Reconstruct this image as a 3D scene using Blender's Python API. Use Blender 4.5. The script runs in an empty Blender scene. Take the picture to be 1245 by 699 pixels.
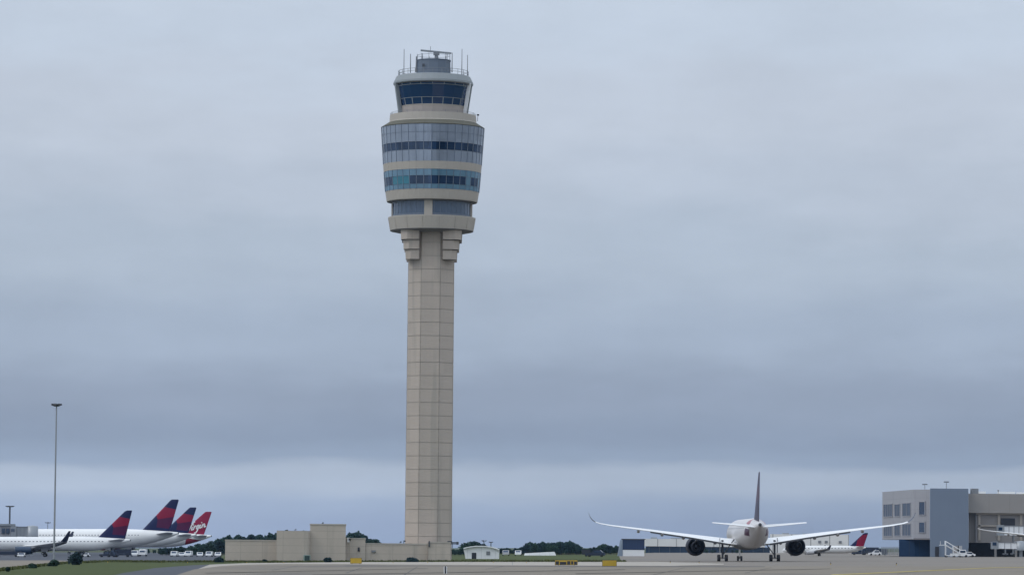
import bpy, bmesh, math, random
from mathutils import Vector, Matrix
R = math.radians
random.seed(7)
S = bpy.context.scene
COL = S.collection

# ------------------------------------------------------------------ camera
F = 4800.0                       # focal length in photo pixels (photo 1245 x 699)
CH = 3.0                         # eye height over the pavement
PITCH = math.atan(314.5 / F)
ROLL = R(0.55)                   # the field falls slightly to the left
cd = bpy.data.cameras.new('camera'); cam = bpy.data.objects.new('camera', cd); COL.objects.link(cam)
cd.sensor_width = 36.0; cd.lens = F / 1245 * 36.0
cd.clip_start = 1.0; cd.clip_end = 30000.0
cam.matrix_world = (Matrix.Translation((0, 0, CH)) @ Matrix.Rotation(-ROLL, 4, 'Y')
                    @ Matrix.Rotation(math.pi / 2 + PITCH, 4, 'X'))
S.camera = cam

# ------------------------------------------------------------------ world: overcast sky
SUN_EL, SUN_AZ = R(46), R(250)   # azimuth clockwise from +Y
W = bpy.data.worlds.new('World'); S.world = W; W.use_nodes = True
nt = W.node_tree; nt.nodes.clear()
def N(nt, t, **kw):
    n = nt.nodes.new(t)
    for k, v in kw.items():
        if k.startswith('i_'):
            n.inputs[int(k[2:])].default_value = v
        else:
            setattr(n, k, v)
    return n
def MATH(nt, op, a, b=None, c=None, clamp=False):
    n = nt.nodes.new('ShaderNodeMath'); n.operation = op; n.use_clamp = clamp
    for i, v in enumerate((a, b, c)):
        if v is None: continue
        if hasattr(v, 'links') or isinstance(v, bpy.types.NodeSocket): nt.links.new(v, n.inputs[i])
        else: n.inputs[i].default_value = v
    return n.outputs[0]
def srgb(r, g, b):
    f = lambda c: (c / 12.92 if c <= .04045 else ((c + .055) / 1.055) ** 2.4)
    return (f(r / 255), f(g / 255), f(b / 255), 1)
SKYS = 0.1
sky = N(nt, 'ShaderNodeTexSky'); sky.sky_type = 'NISHITA'; sky.sun_disc = False
sky.sun_elevation = SUN_EL; sky.sun_rotation = SUN_AZ
tc = N(nt, 'ShaderNodeTexCoord'); sp = N(nt, 'ShaderNodeSeparateXYZ')
nt.links.new(tc.outputs['Generated'], sp.inputs[0])
X_, Y_, Z_ = sp.outputs
EL = MATH(nt, 'MULTIPLY', MATH(nt, 'ARCSINE', Z_), 57.2958)
AZ = MATH(nt, 'MULTIPLY', MATH(nt, 'ARCTAN2', X_, Y_), 57.2958)
ELT = MATH(nt, 'SUBTRACT', EL, MATH(nt, 'MULTIPLY', AZ, 0.004))
def skynoise(sx, sy, detail, off, rough=.55):
    c = N(nt, 'ShaderNodeCombineXYZ')
    nt.links.new(MATH(nt, 'MULTIPLY', AZ, sx), c.inputs[0]); nt.links.new(MATH(nt, 'MULTIPLY', EL, sy), c.inputs[1])
    c.inputs[2].default_value = off
    n = N(nt, 'ShaderNodeTexNoise'); n.inputs['Scale'].default_value = 1; n.inputs['Detail'].default_value = detail
    n.inputs['Roughness'].default_value = rough
    nt.links.new(c.outputs[0], n.inputs['Vector'])
    return MATH(nt, 'SUBTRACT', n.outputs[0], .5)
n1 = skynoise(.16, .55, 4, 3.1)
n2 = skynoise(.45, 1.7, 5, 9.4)
n3 = skynoise(.30, .42, 3, 21.7)
n4 = skynoise(1.5, 3.2, 6, 5.5, .65)
# the layers of cloud rise and dip a little
wob = MATH(nt, 'MULTIPLY_ADD', n2, .55, MATH(nt, 'MULTIPLY', n1, .9))
wob = MATH(nt, 'MULTIPLY', wob, MATH(nt, 'MULTIPLY_ADD', EL, .28, .35))
E2 = MATH(nt, 'MULTIPLY', MATH(nt, 'ADD', ELT, wob), .1)
rp = N(nt, 'ShaderNodeValToRGB'); nt.links.new(E2, rp.inputs[0])
rp.color_ramp.interpolation = 'EASE'
stops = [(0.00, (149, 165, 192)), (0.025, (152, 167, 194)), (.055, (160, 175, 199)), (.085, (177, 189, 206)), (.108, (174, 186, 203)), (.130, (149, 164, 186)), (.16, (142, 156, 178)),
         (.215, (148, 161, 182)), (.30, (164, 178, 198)), (.42, (177, 190, 207)), (.52, (187, 198, 214)), (.62, (194, 204, 219)),
         (.75, (196, 208, 224)), (.95, (201, 212, 226))]
cr = rp.color_ramp
while len(cr.elements) < len(stops): cr.elements.new(.5)
for e, (p, c) in zip(cr.elements, stops): e.position = p; e.color = srgb(*c)
gain = MATH(nt, 'MULTIPLY_ADD', MATH(nt, 'MAXIMUM', MATH(nt, 'SUBTRACT', Z_, .13), 0), 1.3, 1)
tex = MATH(nt, 'MULTIPLY_ADD', n2, .10, MATH(nt, 'MULTIPLY_ADD', n3, .20, MATH(nt, 'MULTIPLY_ADD', n4, .07, 1)))
gain = MATH(nt, 'MULTIPLY', MATH(nt, 'MULTIPLY', gain, tex), 1 / SKYS)
# the gap under the cloud is brighter towards the left
lowk = MATH(nt, 'MULTIPLY', MATH(nt, 'SUBTRACT', 1.5, EL), 1.0, clamp=True)
gain = MATH(nt, 'MULTIPLY', gain, MATH(nt, 'MULTIPLY_ADD', MATH(nt, 'MULTIPLY', AZ, lowk), -.019, 1))
vm = N(nt, 'ShaderNodeVectorMath', operation='SCALE')
nt.links.new(rp.outputs[0], vm.inputs[0]); nt.links.new(gain, vm.inputs['Scale'])
mx = N(nt, 'ShaderNodeMix', data_type='RGBA'); mx.inputs[0].default_value = .96
nt.links.new(sky.outputs[0], mx.inputs[6]); nt.links.new(vm.outputs[0], mx.inputs[7])
bg = N(nt, 'ShaderNodeBackground'); bg.inputs[1].default_value = SKYS
nt.links.new(mx.outputs[2], bg.inputs[0])
wo = N(nt, 'ShaderNodeOutputWorld'); nt.links.new(bg.outputs[0], wo.inputs[0])

sl = bpy.data.lights.new('sun', 'SUN'); sl.energy = 0.75; sl.angle = R(16); sl.color = (1, .95, .88)
so = bpy.data.objects.new('sun', sl); COL.objects.link(so)
sd = Vector((math.sin(SUN_AZ) * math.cos(SUN_EL), math.cos(SUN_AZ) * math.cos(SUN_EL), math.sin(SUN_EL)))
so.rotation_euler = (-sd).to_track_quat('-Z', 'Y').to_euler()
so.location = (0, -50, 200)

S.view_settings.view_transform = 'Standard'; S.view_settings.look = 'None'
S.view_settings.exposure = 0.0; S.view_settings.gamma = 1.0
S.cycles.volume_bounces = 1; S.cycles.max_bounces = 8

# ------------------------------------------------------------------ places on the field
GM = Matrix.Translation((0, 0, CH)) @ Matrix.Rotation(-ROLL, 4, 'Y') @ Matrix.Translation((0, 0, -CH))
cp, sn = math.cos(PITCH), math.sin(PITCH)
def gx(px, Y, h=0.0): return (px - 622.5) / F * (Y * cp + (h - CH) * sn)
def h_at(py, Y): return CH + Y * math.tan(math.atan((349.5 - py) / F) + PITCH)
def Y_at(py): return CH / math.tan(-(math.atan((349.5 - py) / F) + PITCH))
def G(x, Y, h=0.0): return GM @ Vector((x, Y, h))          # field coordinates -> world
def GP(px, Y, h=0.0): return G(gx(px, Y, h), Y, h)
def scale(Y): return F / Y

# ------------------------------------------------------------------ materials
def mat(name, col, rough=.7, var=.12, vscale=.3, metal=0.0, joints=None, stretch=None, spec=.5, fine=0.0, stain=None, coat=0.0, cells=None):
    """procedural surface: base colour, two scales of blotches, optional joints (axis, period, width, colour)"""
    m = bpy.data.materials.new(name); m.use_nodes = True; t = m.node_tree
    b = t.nodes['Principled BSDF']; b.inputs['Roughness'].default_value = rough; b.inputs['Metallic'].default_value = metal
    b.inputs['Specular IOR Level'].default_value = spec; b.inputs['Coat Weight'].default_value = coat
    tc = N(t, 'ShaderNodeTexCoord'); vec = tc.outputs['Object']
    if stretch:
        mp = N(t, 'ShaderNodeMapping'); mp.inputs['Scale'].default_value = stretch[:3]
        if len(stretch) > 3: mp.inputs['Rotation'].default_value = (0, 0, stretch[3])
        t.links.new(vec, mp.inputs[0]); nv = mp.outputs[0]
    else: nv = vec
    n = N(t, 'ShaderNodeTexNoise'); n.inputs['Scale'].default_value = vscale; n.inputs['Detail'].default_value = 6
    n.inputs['Roughness'].default_value = .6; t.links.new(nv, n.inputs[0])
    f = MATH(t, 'MULTIPLY_ADD', MATH(t, 'SUBTRACT', n.outputs[0], .5), var * 3.2, 1)
    if fine:
        n2 = N(t, 'ShaderNodeTexNoise'); n2.inputs['Scale'].default_value = vscale * 9; n2.inputs['Detail'].default_value = 4
        t.links.new(vec, n2.inputs[0])
        f = MATH(t, 'MULTIPLY', f, MATH(t, 'MULTIPLY_ADD', MATH(t, 'SUBTRACT', n2.outputs[0], .5), fine * 3, 1))
    if cells:                                   # slab to slab tone: (size x, y, z, amount, rotation)
        mp2 = N(t, 'ShaderNodeMapping', vector_type='POINT'); mp2.inputs['Rotation'].default_value = (0, 0, cells[4]); t.links.new(vec, mp2.inputs[0])
        dv = N(t, 'ShaderNodeVectorMath', operation='DIVIDE'); dv.inputs[1].default_value = cells[:3]; t.links.new(mp2.outputs[0], dv.inputs[0])
        fl = N(t, 'ShaderNodeVectorMath', operation='FLOOR'); t.links.new(dv.outputs[0], fl.inputs[0])
        wn = N(t, 'ShaderNodeTexWhiteNoise', noise_dimensions='3D'); t.links.new(fl.outputs[0], wn.inputs[0])
        f = MATH(t, 'MULTIPLY', f, MATH(t, 'MULTIPLY_ADD', MATH(t, 'SUBTRACT', wn.outputs[0], .5), cells[3] * 2, 1))
    vs = N(t, 'ShaderNodeVectorMath', operation='SCALE'); vs.inputs[0].default_value = col[:3]; t.links.new(f, vs.inputs['Scale'])
    out = vs.outputs[0]
    s = N(t, 'ShaderNodeSeparateXYZ'); t.links.new(vec, s.inputs[0])
    if stain:                                   # (colour, scale, threshold, amount)
        n3 = N(t, 'ShaderNodeTexNoise'); n3.inputs['Scale'].default_value = stain[1]; n3.inputs['Detail'].default_value = 5
        t.links.new(nv, n3.inputs[0])
        k = MATH(t, 'MULTIPLY', MATH(t, 'SUBTRACT', n3.outputs[0], stain[2]), 9, clamp=True)
        k = MATH(t, 'MULTIPLY', k, stain[3])
        mi = N(t, 'ShaderNodeMix', data_type='RGBA'); t.links.new(k, mi.inputs[0]); t.links.new(out, mi.inputs[6])
        mi.inputs[7].default_value = (*stain[0][:3], 1); out = mi.outputs[2]
    for (ax, per, wid, jc) in (joints or []):
        if isinstance(ax, tuple):
            d = N(t, 'ShaderNodeVectorMath', operation='DOT_PRODUCT'); d.inputs[1].default_value = ax
            t.links.new(vec, d.inputs[0]); src = d.outputs['Value']
        else: src = s.outputs['XYZ'.index(ax)]
        mo = MATH(t, 'FLOORED_MODULO', src, per)
        k = MATH(t, 'LESS_THAN', mo, wid)
        mi = N(t, 'ShaderNodeMix', data_type='RGBA'); t.links.new(k, mi.inputs[0]); t.links.new(out, mi.inputs[6])
        mi.inputs[7].default_value = (*jc[:3], 1); out = mi.outputs[2]
    t.links.new(out, b.inputs['Base Color'])
    return m
def poly_mask(t, vec, poly):
    """1 inside a convex polygon in the object's YZ plane"""
    a = sum(poly[i][0] * poly[(i + 1) % len(poly)][1] - poly[(i + 1) % len(poly)][0] * poly[i][1] for i in range(len(poly)))
    if a < 0: poly = poly[::-1]
    k = None
    for i, (y0, z0) in enumerate(poly):
        y1, z1 = poly[(i + 1) % len(poly)]
        A, B = -(z1 - z0), (y1 - y0)
        d = N(t, 'ShaderNodeVectorMath', operation='DOT_PRODUCT'); d.inputs[1].default_value = (0, A, B); t.links.new(vec, d.inputs[0])
        h = MATH(t, 'GREATER_THAN', d.outputs['Value'], A * y0 + B * z0)
        k = h if k is None else MATH(t, 'MULTIPLY', k, h)
    return k
def livery(name, base, polys, rough=.35, windows=None, var=.05):
    """paint with coloured fields; windows = (z, half height, period, y range)"""
    m = mat(name, base, rough, var, .25, spec=.22)
    t = m.node_tree; b = t.nodes['Principled BSDF']; out = b.inputs['Base Color'].links[0].from_socket
    tc = N(t, 'ShaderNodeTexCoord'); vec = tc.outputs['Object']
    for c, poly in polys:
        k = poly_mask(t, vec, poly)
        mi = N(t, 'ShaderNodeMix', data_type='RGBA'); t.links.new(k, mi.inputs[0]); t.links.new(out, mi.inputs[6])
        mi.inputs[7].default_value = (*c[:3], 1); out = mi.outputs[2]
    if windows:
        z, hh, per, y0, y1 = windows
        s = N(t, 'ShaderNodeSeparateXYZ'); t.links.new(vec, s.inputs[0])
        k = MATH(t, 'LESS_THAN', MATH(t, 'ABSOLUTE', MATH(t, 'SUBTRACT', s.outputs[2], z)), hh)
        k = MATH(t, 'MULTIPLY', k, MATH(t, 'LESS_THAN', MATH(t, 'FLOORED_MODULO', s.outputs[1], per), per * .45))
        k = MATH(t, 'MULTIPLY', k, MATH(t, 'GREATER_THAN', s.outputs[1], y0)); k = MATH(t, 'MULTIPLY', k, MATH(t, 'LESS_THAN', s.outputs[1], y1))
        mi = N(t, 'ShaderNodeMix', data_type='RGBA'); t.links.new(k, mi.inputs[0]); t.links.new(out, mi.inputs[6])
        mi.inputs[7].default_value = (.15, .155, .17, 1); out = mi.outputs[2]
    t.links.new(out, b.inputs['Base Color'])
    return m

DK = (.10, .09, .085)
M = {}
M['concrete'] = mat('pale tower concrete', (.46, .395, .338), .85, .06, .35, joints=None, fine=.04, stretch=(1, 1, .05), cells=(4.3, 4.3, 2.86, .035, R(22.5)), stain=((.33, .30, .26), .55, .56, .5))
M['groove'] = mat('joint sealant', (.365, .325, .28), .9)
M['panel'] = mat('precast panel wall', (.485, .42, .355), .85, .06, .3, fine=.04, stretch=(1, 1, .12), cells=(4.6, 50, 1.55, .03, 0), stain=((.36, .32, .27), .4, .57, .5),
                 joints=[('Z', 1.55, .05, (.32, .28, .23)), ('X', 4.6, .06, (.32, .28, .23))])
M['beige'] = mat('beige band panels', (.42, .38, .33), .8, .06, .3, fine=.04)
M['pinkbeige'] = mat('weathered beige parapet', (.37, .325, .295), .85, .08, .4)
M['greypaint'] = mat('light grey painted steel', (.235, .255, .265), .55, .06, .5)
M['whitepaint'] = mat('white painted steel', (.80, .80, .80), .45, .05, .5)
M['bluegrey'] = mat('blue grey metal cladding', (.125, .155, .20), .5, .06, .5, joints=[('Z', 1.6, .05, (.1, .12, .16))])
M['darkmetal'] = mat('dark grey metal', (.05, .055, .065), .5, .1, 1)
M['midmetal'] = mat('weathered grey metal', (.19, .20, .215), .5, .1, 1)
M['galv'] = mat('galvanised steel', (.30, .32, .34), .45, .08, .4, metal=.4)
M['spandrel'] = mat('pale blue grey spandrel glass', (.235, .272, .335), .22, .12, .5, spec=.6, cells=(1.7, 1.7, 30, .10, .4))
M['tealspandrel'] = mat('pale teal spandrel glass', (.12, .225, .31), .22, .12, .5, spec=.6, cells=(1.7, 1.7, 30, .12, .4))
M['vision'] = mat('dark vision glass', (.024, .046, .092), .2, .2, .6, spec=.3, cells=(1.7, 1.7, 30, .35, .4))
M['teal'] = mat('teal lit blind glass', (.03, .17, .23), .2, .15, .4, spec=.6)
M['cabglass'] = mat('dark navy tower glass', (.005, .032, .095), .06, .15, .25, spec=.7)
M['recessglass'] = mat('blue grey recessed glass', (.075, .11, .165), .2, .10, .3, spec=.6)
M['mullion'] = mat('aluminium mullion', (.26, .29, .34), .4, .05, 1, metal=.3)
M['mullion_dark'] = mat('dark mullion gasket', (.125, .155, .21), .5, .05, 1)
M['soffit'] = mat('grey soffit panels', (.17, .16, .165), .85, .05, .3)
M['black'] = mat('black rubber', (.012, .012, .014), .8, .1, 2)
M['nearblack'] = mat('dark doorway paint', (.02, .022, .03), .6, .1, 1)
M['winnavy'] = mat('navy window glass', (.01, .03, .07), .1, .1, .5, spec=.7)
M['yellow'] = mat('yellow sign face', (.46, .30, .02), .5, .08, 2)
M['white'] = mat('white vehicle paint', (.80, .80, .80), .35, .06, .6)
M['navy'] = mat('navy paint', (.008, .014, .045), .35, .1, .3)
M['bark'] = mat('bark', (.07, .055, .04), .9, .2, 2)
def leafmat(name, c):
    m = mat(name, c, .75, .25, .35, fine=.15, spec=.2)
    return m
M['leaf1'] = leafmat('dark green foliage', (.018, .050, .040)); M['leaf2'] = leafmat('mid green foliage', (.026, .060, .040)); M['leaf3'] = leafmat('deep green foliage', (.013, .036, .040))

# ------------------------------------------------------------------ mesh builder
class MB:
    def __init__(s): s.v = []; s.f = []; s.m = []; s.sm = []
    def add(s, vs, fs, mi=0, smooth=False):
        o = len(s.v); s.v += [tuple(v) for v in vs]
        for k, f in enumerate(fs):
            s.f.append(tuple(o + i for i in f)); s.m.append(mi[k] if isinstance(mi, list) else mi); s.sm.append(smooth)
    def box(s, c, d, mi=0, rot=None):
        x, y, z = d[0] / 2, d[1] / 2, d[2] / 2
        vs = [Vector((a * x, b * y, e * z)) for a in (-1, 1) for b in (-1, 1) for e in (-1, 1)]
        if rot is not None: vs = [rot @ v for v in vs]
        vs = [v + Vector(c) for v in vs]
        s.add(vs, [(0, 1, 3, 2), (4, 6, 7, 5), (0, 4, 5, 1), (2, 3, 7, 6), (0, 2, 6, 4), (1, 5, 7, 3)], mi)
    def bar(s, a, b, w, t=None, mi=0):
        a, b = Vector(a), Vector(b); d = b - a; q = d.to_track_quat('Z', 'Y').to_matrix()
        s.box((a + b) / 2, (w, t or w, d.length), mi, q)
    def tube(s, pts, r, n=8, mi=0, cap=True):
        pts = [Vector(p) for p in pts]; rs = r if isinstance(r, (list, tuple)) else [r] * len(pts)
        rings = []
        for i, p in enumerate(pts):
            d = (pts[min(i + 1, len(pts) - 1)] - pts[max(i - 1, 0)]).normalized()
            q = d.to_track_quat('Z', 'Y').to_matrix()
            rings.append([p + q @ Vector((rs[i] * math.cos(2 * math.pi * k / n), rs[i] * math.sin(2 * math.pi * k / n), 0)) for k in range(n)])
        s.loft(rings, mi, cap, True)
    def loft(s, rings, mi=0, cap=True, smooth=True):
        n = len(rings[0]); vs = [v for r in rings for v in r]; fs = []
        for i in range(len(rings) - 1):
            for k in range(n):
                a, b = i * n + k, i * n + (k + 1) % n
                fs.append((a, b, b + n, a + n))
        s.add(vs, fs, mi, smooth)
        if cap:
            s.add(rings[0], [tuple(range(n))[::-1]], mi if not isinstance(mi, list) else mi[0]); s.add(rings[-1], [tuple(range(n))], mi if not isinstance(mi, list) else mi[-1])
    def lathe(s, prof, n=48, mi=0, rot0=0.0, cap=False, smooth=True, axis='Z', c=(0, 0, 0)):
        rings = []
        for r, z in prof:
            ring = []
            for k in range(n):
                a = rot0 + 2 * math.pi * k / n
                p = (r * math.cos(a), r * math.sin(a), z) if axis == 'Z' else (r * math.cos(a), z, -r * math.sin(a)) if axis == 'Y' else (z, r * math.cos(a), r * math.sin(a))
                ring.append((p[0] + c[0], p[1] + c[1], p[2] + c[2]))
            rings.append(ring)
        s.loft(rings, mi, cap, smooth)
    def prism(s, poly, z0, z1, mi=0, top=None):
        n = len(poly); a = sum(poly[i][0] * poly[(i + 1) % n][1] - poly[(i + 1) % n][0] * poly[i][1] for i in range(n))
        if a < 0: poly = poly[::-1]
        vs = [(x, y, z0) for x, y in poly] + [(x, y, z1) for x, y in poly]
        s.add(vs, [(i, (i + 1) % n, n + (i + 1) % n, n + i) for i in range(n)], mi)
        s.add(vs, [tuple(range(n))[::-1]], mi); s.add(vs, [tuple(range(n, 2 * n))], mi if top is None else top)
    def build(s, name, mats, parent=None, smooth=None):
        me = bpy.data.meshes.new(name); me.from_pydata(s.v, [], s.f)
        for m in (mats if isinstance(mats, (list, tuple)) else [mats]): me.materials.append(m)
        me.polygons.foreach_set('material_index', s.m)
        me.polygons.foreach_set('use_smooth', s.sm)
        me.update()
        o = bpy.data.objects.new(name, me); COL.objects.link(o)
        if parent is not None: o.parent = parent
        return o
def tag(o, label=None, cat=None, group=None, kind=None):
    if label: o['label'] = label
    if cat: o['category'] = cat
    if group: o['group'] = group
    if kind: o['kind'] = kind
    return o
def thing(name, label, cat, loc, rz=0.0, tilt=False, group=None):
    o = bpy.data.objects.new(name, None); COL.objects.link(o); o.empty_display_size = .5
    m = Matrix.Translation(loc)
    if tilt: m = m @ Matrix.Rotation(-ROLL, 4, 'Y')
    o.matrix_world = m @ Matrix.Rotation(rz, 4, 'Z')
    return tag(o, label, cat, group)
def copy_tree(o, parent=None):
    c = o.copy(); COL.objects.link(c)
    if parent is not None: c.parent = parent
    for ch in list(o.children): copy_tree(ch, c)
    return c
def place(o, loc, rz=0.0, tilt=True):
    m = Matrix.Translation(loc)
    if tilt: m = m @ Matrix.Rotation(-ROLL, 4, 'Y')
    o.matrix_world = m @ Matrix.Rotation(rz, 4, 'Z')

# ------------------------------------------------------------------ the field
def sheet(name, pts, layer, m, pix=True):
    """flat sheet in field coordinates; pts given as (column, row) seen from the taxiway or as (x, Y)"""
    P = [(gx(a, Y_at(b)), Y_at(b)) for a, b in pts] if pix else pts
    h = layer * .012
    b = MB(); b.add([(x, y, h) for x, y in P], [tuple(range(len(P)))])
    if sum(P[i][0] * P[(i + 1) % len(P)][1] - P[(i + 1) % len(P)][0] * P[i][1] for i in range(len(P))) < 0:
        b.f = [f[::-1] for f in b.f]
    o = b.build(name, m); o.matrix_world = GM
    return tag(o, kind='structure')
M['grassland'] = mat('mown airfield grass', (.058, .073, .023), .95, .14, .02, fine=.18, spec=.1, stretch=(1, .35, 1),
                     stain=((.12, .115, .05), .012, .55, .6))
M['field'] = mat('far dull field', (.075, .085, .045), .95, .15, .006, fine=.1, spec=.1)
M['taxi'] = mat('taxiway concrete', (.190, .162, .127), .9, .11, .045, fine=.05, stretch=(1, .22, 1, R(12)), spec=.25, cells=(15.2, 7.6, 9, .045, R(24)),
                joints=[((math.cos(R(24)), -math.sin(R(24)), 0), 15.2, .34, (.13, .118, .105)), ((math.sin(R(24)), math.cos(R(24)), 0), 7.6, .25, (.17, .155, .135))],
                stain=((.115, .103, .090), .03, .54, .75))
M['paleconc'] = mat('pale new concrete lane', (.34, .305, .262), .9, .07, .05, fine=.05, stretch=(1, .3, 1), spec=.25,
                    joints=[('X', 7.6, .14, (.22, .21, .2))])
M['asphalt'] = mat('dark asphalt shoulder', (.055, .06, .072), .9, .14, .06, fine=.1, stretch=(1, .3, 1), spec=.3)
M['apron'] = mat('grey apron', (.052, .057, .071), .9, .12, .03, fine=.06, stretch=(1, .25, 1), spec=.3, stain=((.08, .085, .1), .03, .55, .5))
M['apronr'] = mat('gate apron concrete', (.18, .157, .133), .9, .12, .03, fine=.06, stretch=(1, .25, 1), spec=.3, stain=((.13, .125, .12), .025, .56, .5))
M['rubbermark'] = mat('rubber marked concrete', (.135, .118, .098), .9, .3, .08, fine=.1, stretch=(.15, 1, 1), spec=.2)
M['line'] = mat('worn yellow taxi line', (.35, .27, .05), .8, .2, .5)

tag(sheet('ground', [(-3000, 30), (3000, 30), (3000, 7800), (-3000, 7800)], 0, M['field'], False))
sheet('grass_field', [(-900, Y_at(676.2)), (-250, Y_at(676.2)), (gx(330, Y_at(676)), Y_at(676)), (gx(330, 1900), 1900), (gx(778, 1900), 1900),
                      (gx(790, Y_at(676)), Y_at(676)), (gx(800, Y_at(683.2)), Y_at(683.2)), (gx(640, 300), 300), (gx(640, 120), 120), (-250, 120), (-900, 120)], 1, M['grassland'], False)
sheet('apron', [(-400, 671.2), (268, 671.2), (268, 681.2), (150, 681.9), (60, 681.4), (-400, 681.4)], 2, M['apron'])
sheet('gate_apron', [(752, 674.0), (800, 671.3), (2100, 671.0), (2100, 720), (1500, 720), (790, 688.8), (756, 684.0)], 2, M['apronr'])
sheet('left_taxiway', [(-400, 681.0), (70, 681.0), (128, 682.2), (76, 684.6), (34, 689.2), (0, 693.6), (-400, 712)], 3, M['taxi'])
sheet('asphalt_shoulder', [(128, 701.5), (150, 696.6), (189, 690.4), (232, 687.2), (270, 685.4), (420, 684.9), (420, 689.5), (330, 694), (200, 730), (40, 730)], 4, M['asphalt'])
sheet('pale_lane', [(255, 686.4), (300, 684.4), (430, 683.2), (560, 683.0), (800, 683.0), (880, 685.2), (880, 686.6), (800, 688.2), (560, 688.0), (400, 688.4), (240, 692)], 5, M['paleconc'])
sheet('taxiway', [(203, 705), (214, 699.5), (236, 692.4), (268, 688.2), (300, 686.5), (350, 685.6), (420, 685.8), (640, 687.3), (800, 687.9), (960, 688.4), (2600, 690), (2600, 800), (1000, 1300), (300, 1300), (-400, 1300), (120, 760)], 6, M['taxi'])
# tar seam along the edge of the wide slabs, as a thin strip of its own
sheet('tar_seam', [(420, 687.75), (640, 688.15), (800, 688.45), (930, 688.9), (930, 689.35), (800, 688.95), (640, 688.6), (420, 688.15)], 7, M['asphalt'])
for (xa, ya, xb, yb) in ((488, 701, 507, 689.2), (330, 693.5, 362, 688.2), (590, 692.2, 612, 688.6), (668, 694.5, 700, 689.2), (790, 700, 832, 690.4), (905, 697, 938, 690), (420, 697, 440, 690.2), (1090, 698, 1150, 691.5)):
    sheet('tar_seam', [(xa, ya), (xa + 1.5, ya), (xb + .7, yb), (xb, yb)], 7, M['asphalt'])
for (xa, ya, xb, yb, w_) in ((250, 697, 520, 691.2, .28), (380, 699, 760, 692.6, .4), (700, 697.6, 1010, 691.6, .3)):
    sheet('tyre_mark', [(xa, ya), (xb, yb), (xb, yb + w_), (xa, ya + w_ * 1.6)], 9, M['rubbermark'])
sheet('taxi_line', [(1012, 699), (1210, 690.2), (1400, 688.0), (1400, 688.3), (1212, 690.6), (1020, 699.6), (960, 720), (944, 720)], 8, M['line'])

# ------------------------------------------------------------------ control tower
TY = 850.0
tb = GP(520.5, TY)
ST = F / TY
def th(py): return h_at(py, TY)
tw = thing('control_tower', 'tall pale concrete air traffic control tower with a round glazed head', 'control tower', tb)
# shaft: octagon with recessed joints
def octa(r, inset=0.0):
    pts = []
    for k in range(8):
        a0 = R(22.5 + 45 * k); c0 = r / math.cos(R(22.5))
        c = Vector((c0 * math.cos(a0), c0 * math.sin(a0)))
        d_in = Vector((math.cos(a0 - R(112.5 - 0)), 0))
        t0 = Vector((math.cos(a0 - math.pi / 2 - R(22.5)), math.sin(a0 - math.pi / 2 - R(22.5))))   # along previous face, backwards
        t1 = Vector((math.cos(a0 + math.pi / 2 + R(22.5)), math.sin(a0 + math.pi / 2 + R(22.5))))
        w = .085
        dep = .07
        n = Vector((math.cos(a0), math.sin(a0)))
        p0 = c + t0 * w; p1 = c + t1 * w
        pts += [p0, p0 - n * dep, p1 - n * dep, p1]
    if inset:
        pts = [p * (1 - inset / r) for p in pts]
    return pts
b = MB()
z = -.5; ztop = th(262); per = 2.86; gap = .15
zs = []
while z < ztop:
    z2 = min(z + per - gap, ztop); zs.append((z, z2)); z += per
def shaft_r(z): return 5.02 - .10 * z / ztop
for i, (z0, z1) in enumerate(zs):
    for (a, e, ins, mi) in ((z0, z1, 0, 0), (z1, z1 + gap, .06, 1)):
        if mi == 1 and i == len(zs) - 1: continue
        rings = [[(p.x, p.y, q) for p in octa(shaft_r(q), ins)] for q in (a, e)]
        n = len(rings[0])
        fm = [1 if (mi == 1 or k % 4 in (0, 1, 2)) else 0 for k in range(n)]
        b.add(rings[0] + rings[1], [(k, (k + 1) % n, n + (k + 1) % n, n + k) for k in range(n)], fm)
        if mi == 0:
            b.add(rings[0], [tuple(range(n))[::-1]], 1); b.add(rings[1], [tuple(range(n))], 1)
b.build('shaft', [M['concrete'], M['groove']], tw)
# stepped corbels on the four corners: square blocks that step out under the collar
def corbel(sx, sy):
    b = MB()
    for (ro, y0, y1) in ((37.0, 281.0, 293.6), (33.8, 294.3, 305.2), (31.2, 305.9, 317.2)):
        z1, z0 = th(y0), th(y1); ri = 14.2; vs = []
        for zz, q in ((z0, ro - .5), (z1, ro)):
            for (u, v) in ((ri, 20), (ri, q), (q * .80, q), (q, q * .80), (q, ri), (20, ri)):
                vs.append((sx * u / ST, sy * v / ST, zz))
        n = 6; fs = [(k, (k + 1) % n, n + (k + 1) % n, n + k) for k in range(n)] + [tuple(range(n))[::-1], tuple(range(n, 2 * n))]
        if sx * sy > 0: fs = [f[::-1] for f in fs]
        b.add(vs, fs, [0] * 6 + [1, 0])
    return b
for sx in (-1, 1):
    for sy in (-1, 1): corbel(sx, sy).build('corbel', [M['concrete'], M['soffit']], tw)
px = lambda v: v / ST
# collar ring
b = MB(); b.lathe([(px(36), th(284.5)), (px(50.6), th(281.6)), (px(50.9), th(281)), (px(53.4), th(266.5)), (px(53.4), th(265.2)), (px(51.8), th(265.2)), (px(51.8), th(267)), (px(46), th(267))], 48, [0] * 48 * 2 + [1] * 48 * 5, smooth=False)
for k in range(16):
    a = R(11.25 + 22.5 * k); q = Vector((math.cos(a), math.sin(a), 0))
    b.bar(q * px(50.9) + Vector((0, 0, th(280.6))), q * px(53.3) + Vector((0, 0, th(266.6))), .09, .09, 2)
b.build('collar_ring', [M['soffit'], M['beige'], M['groove']], tw)
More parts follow.
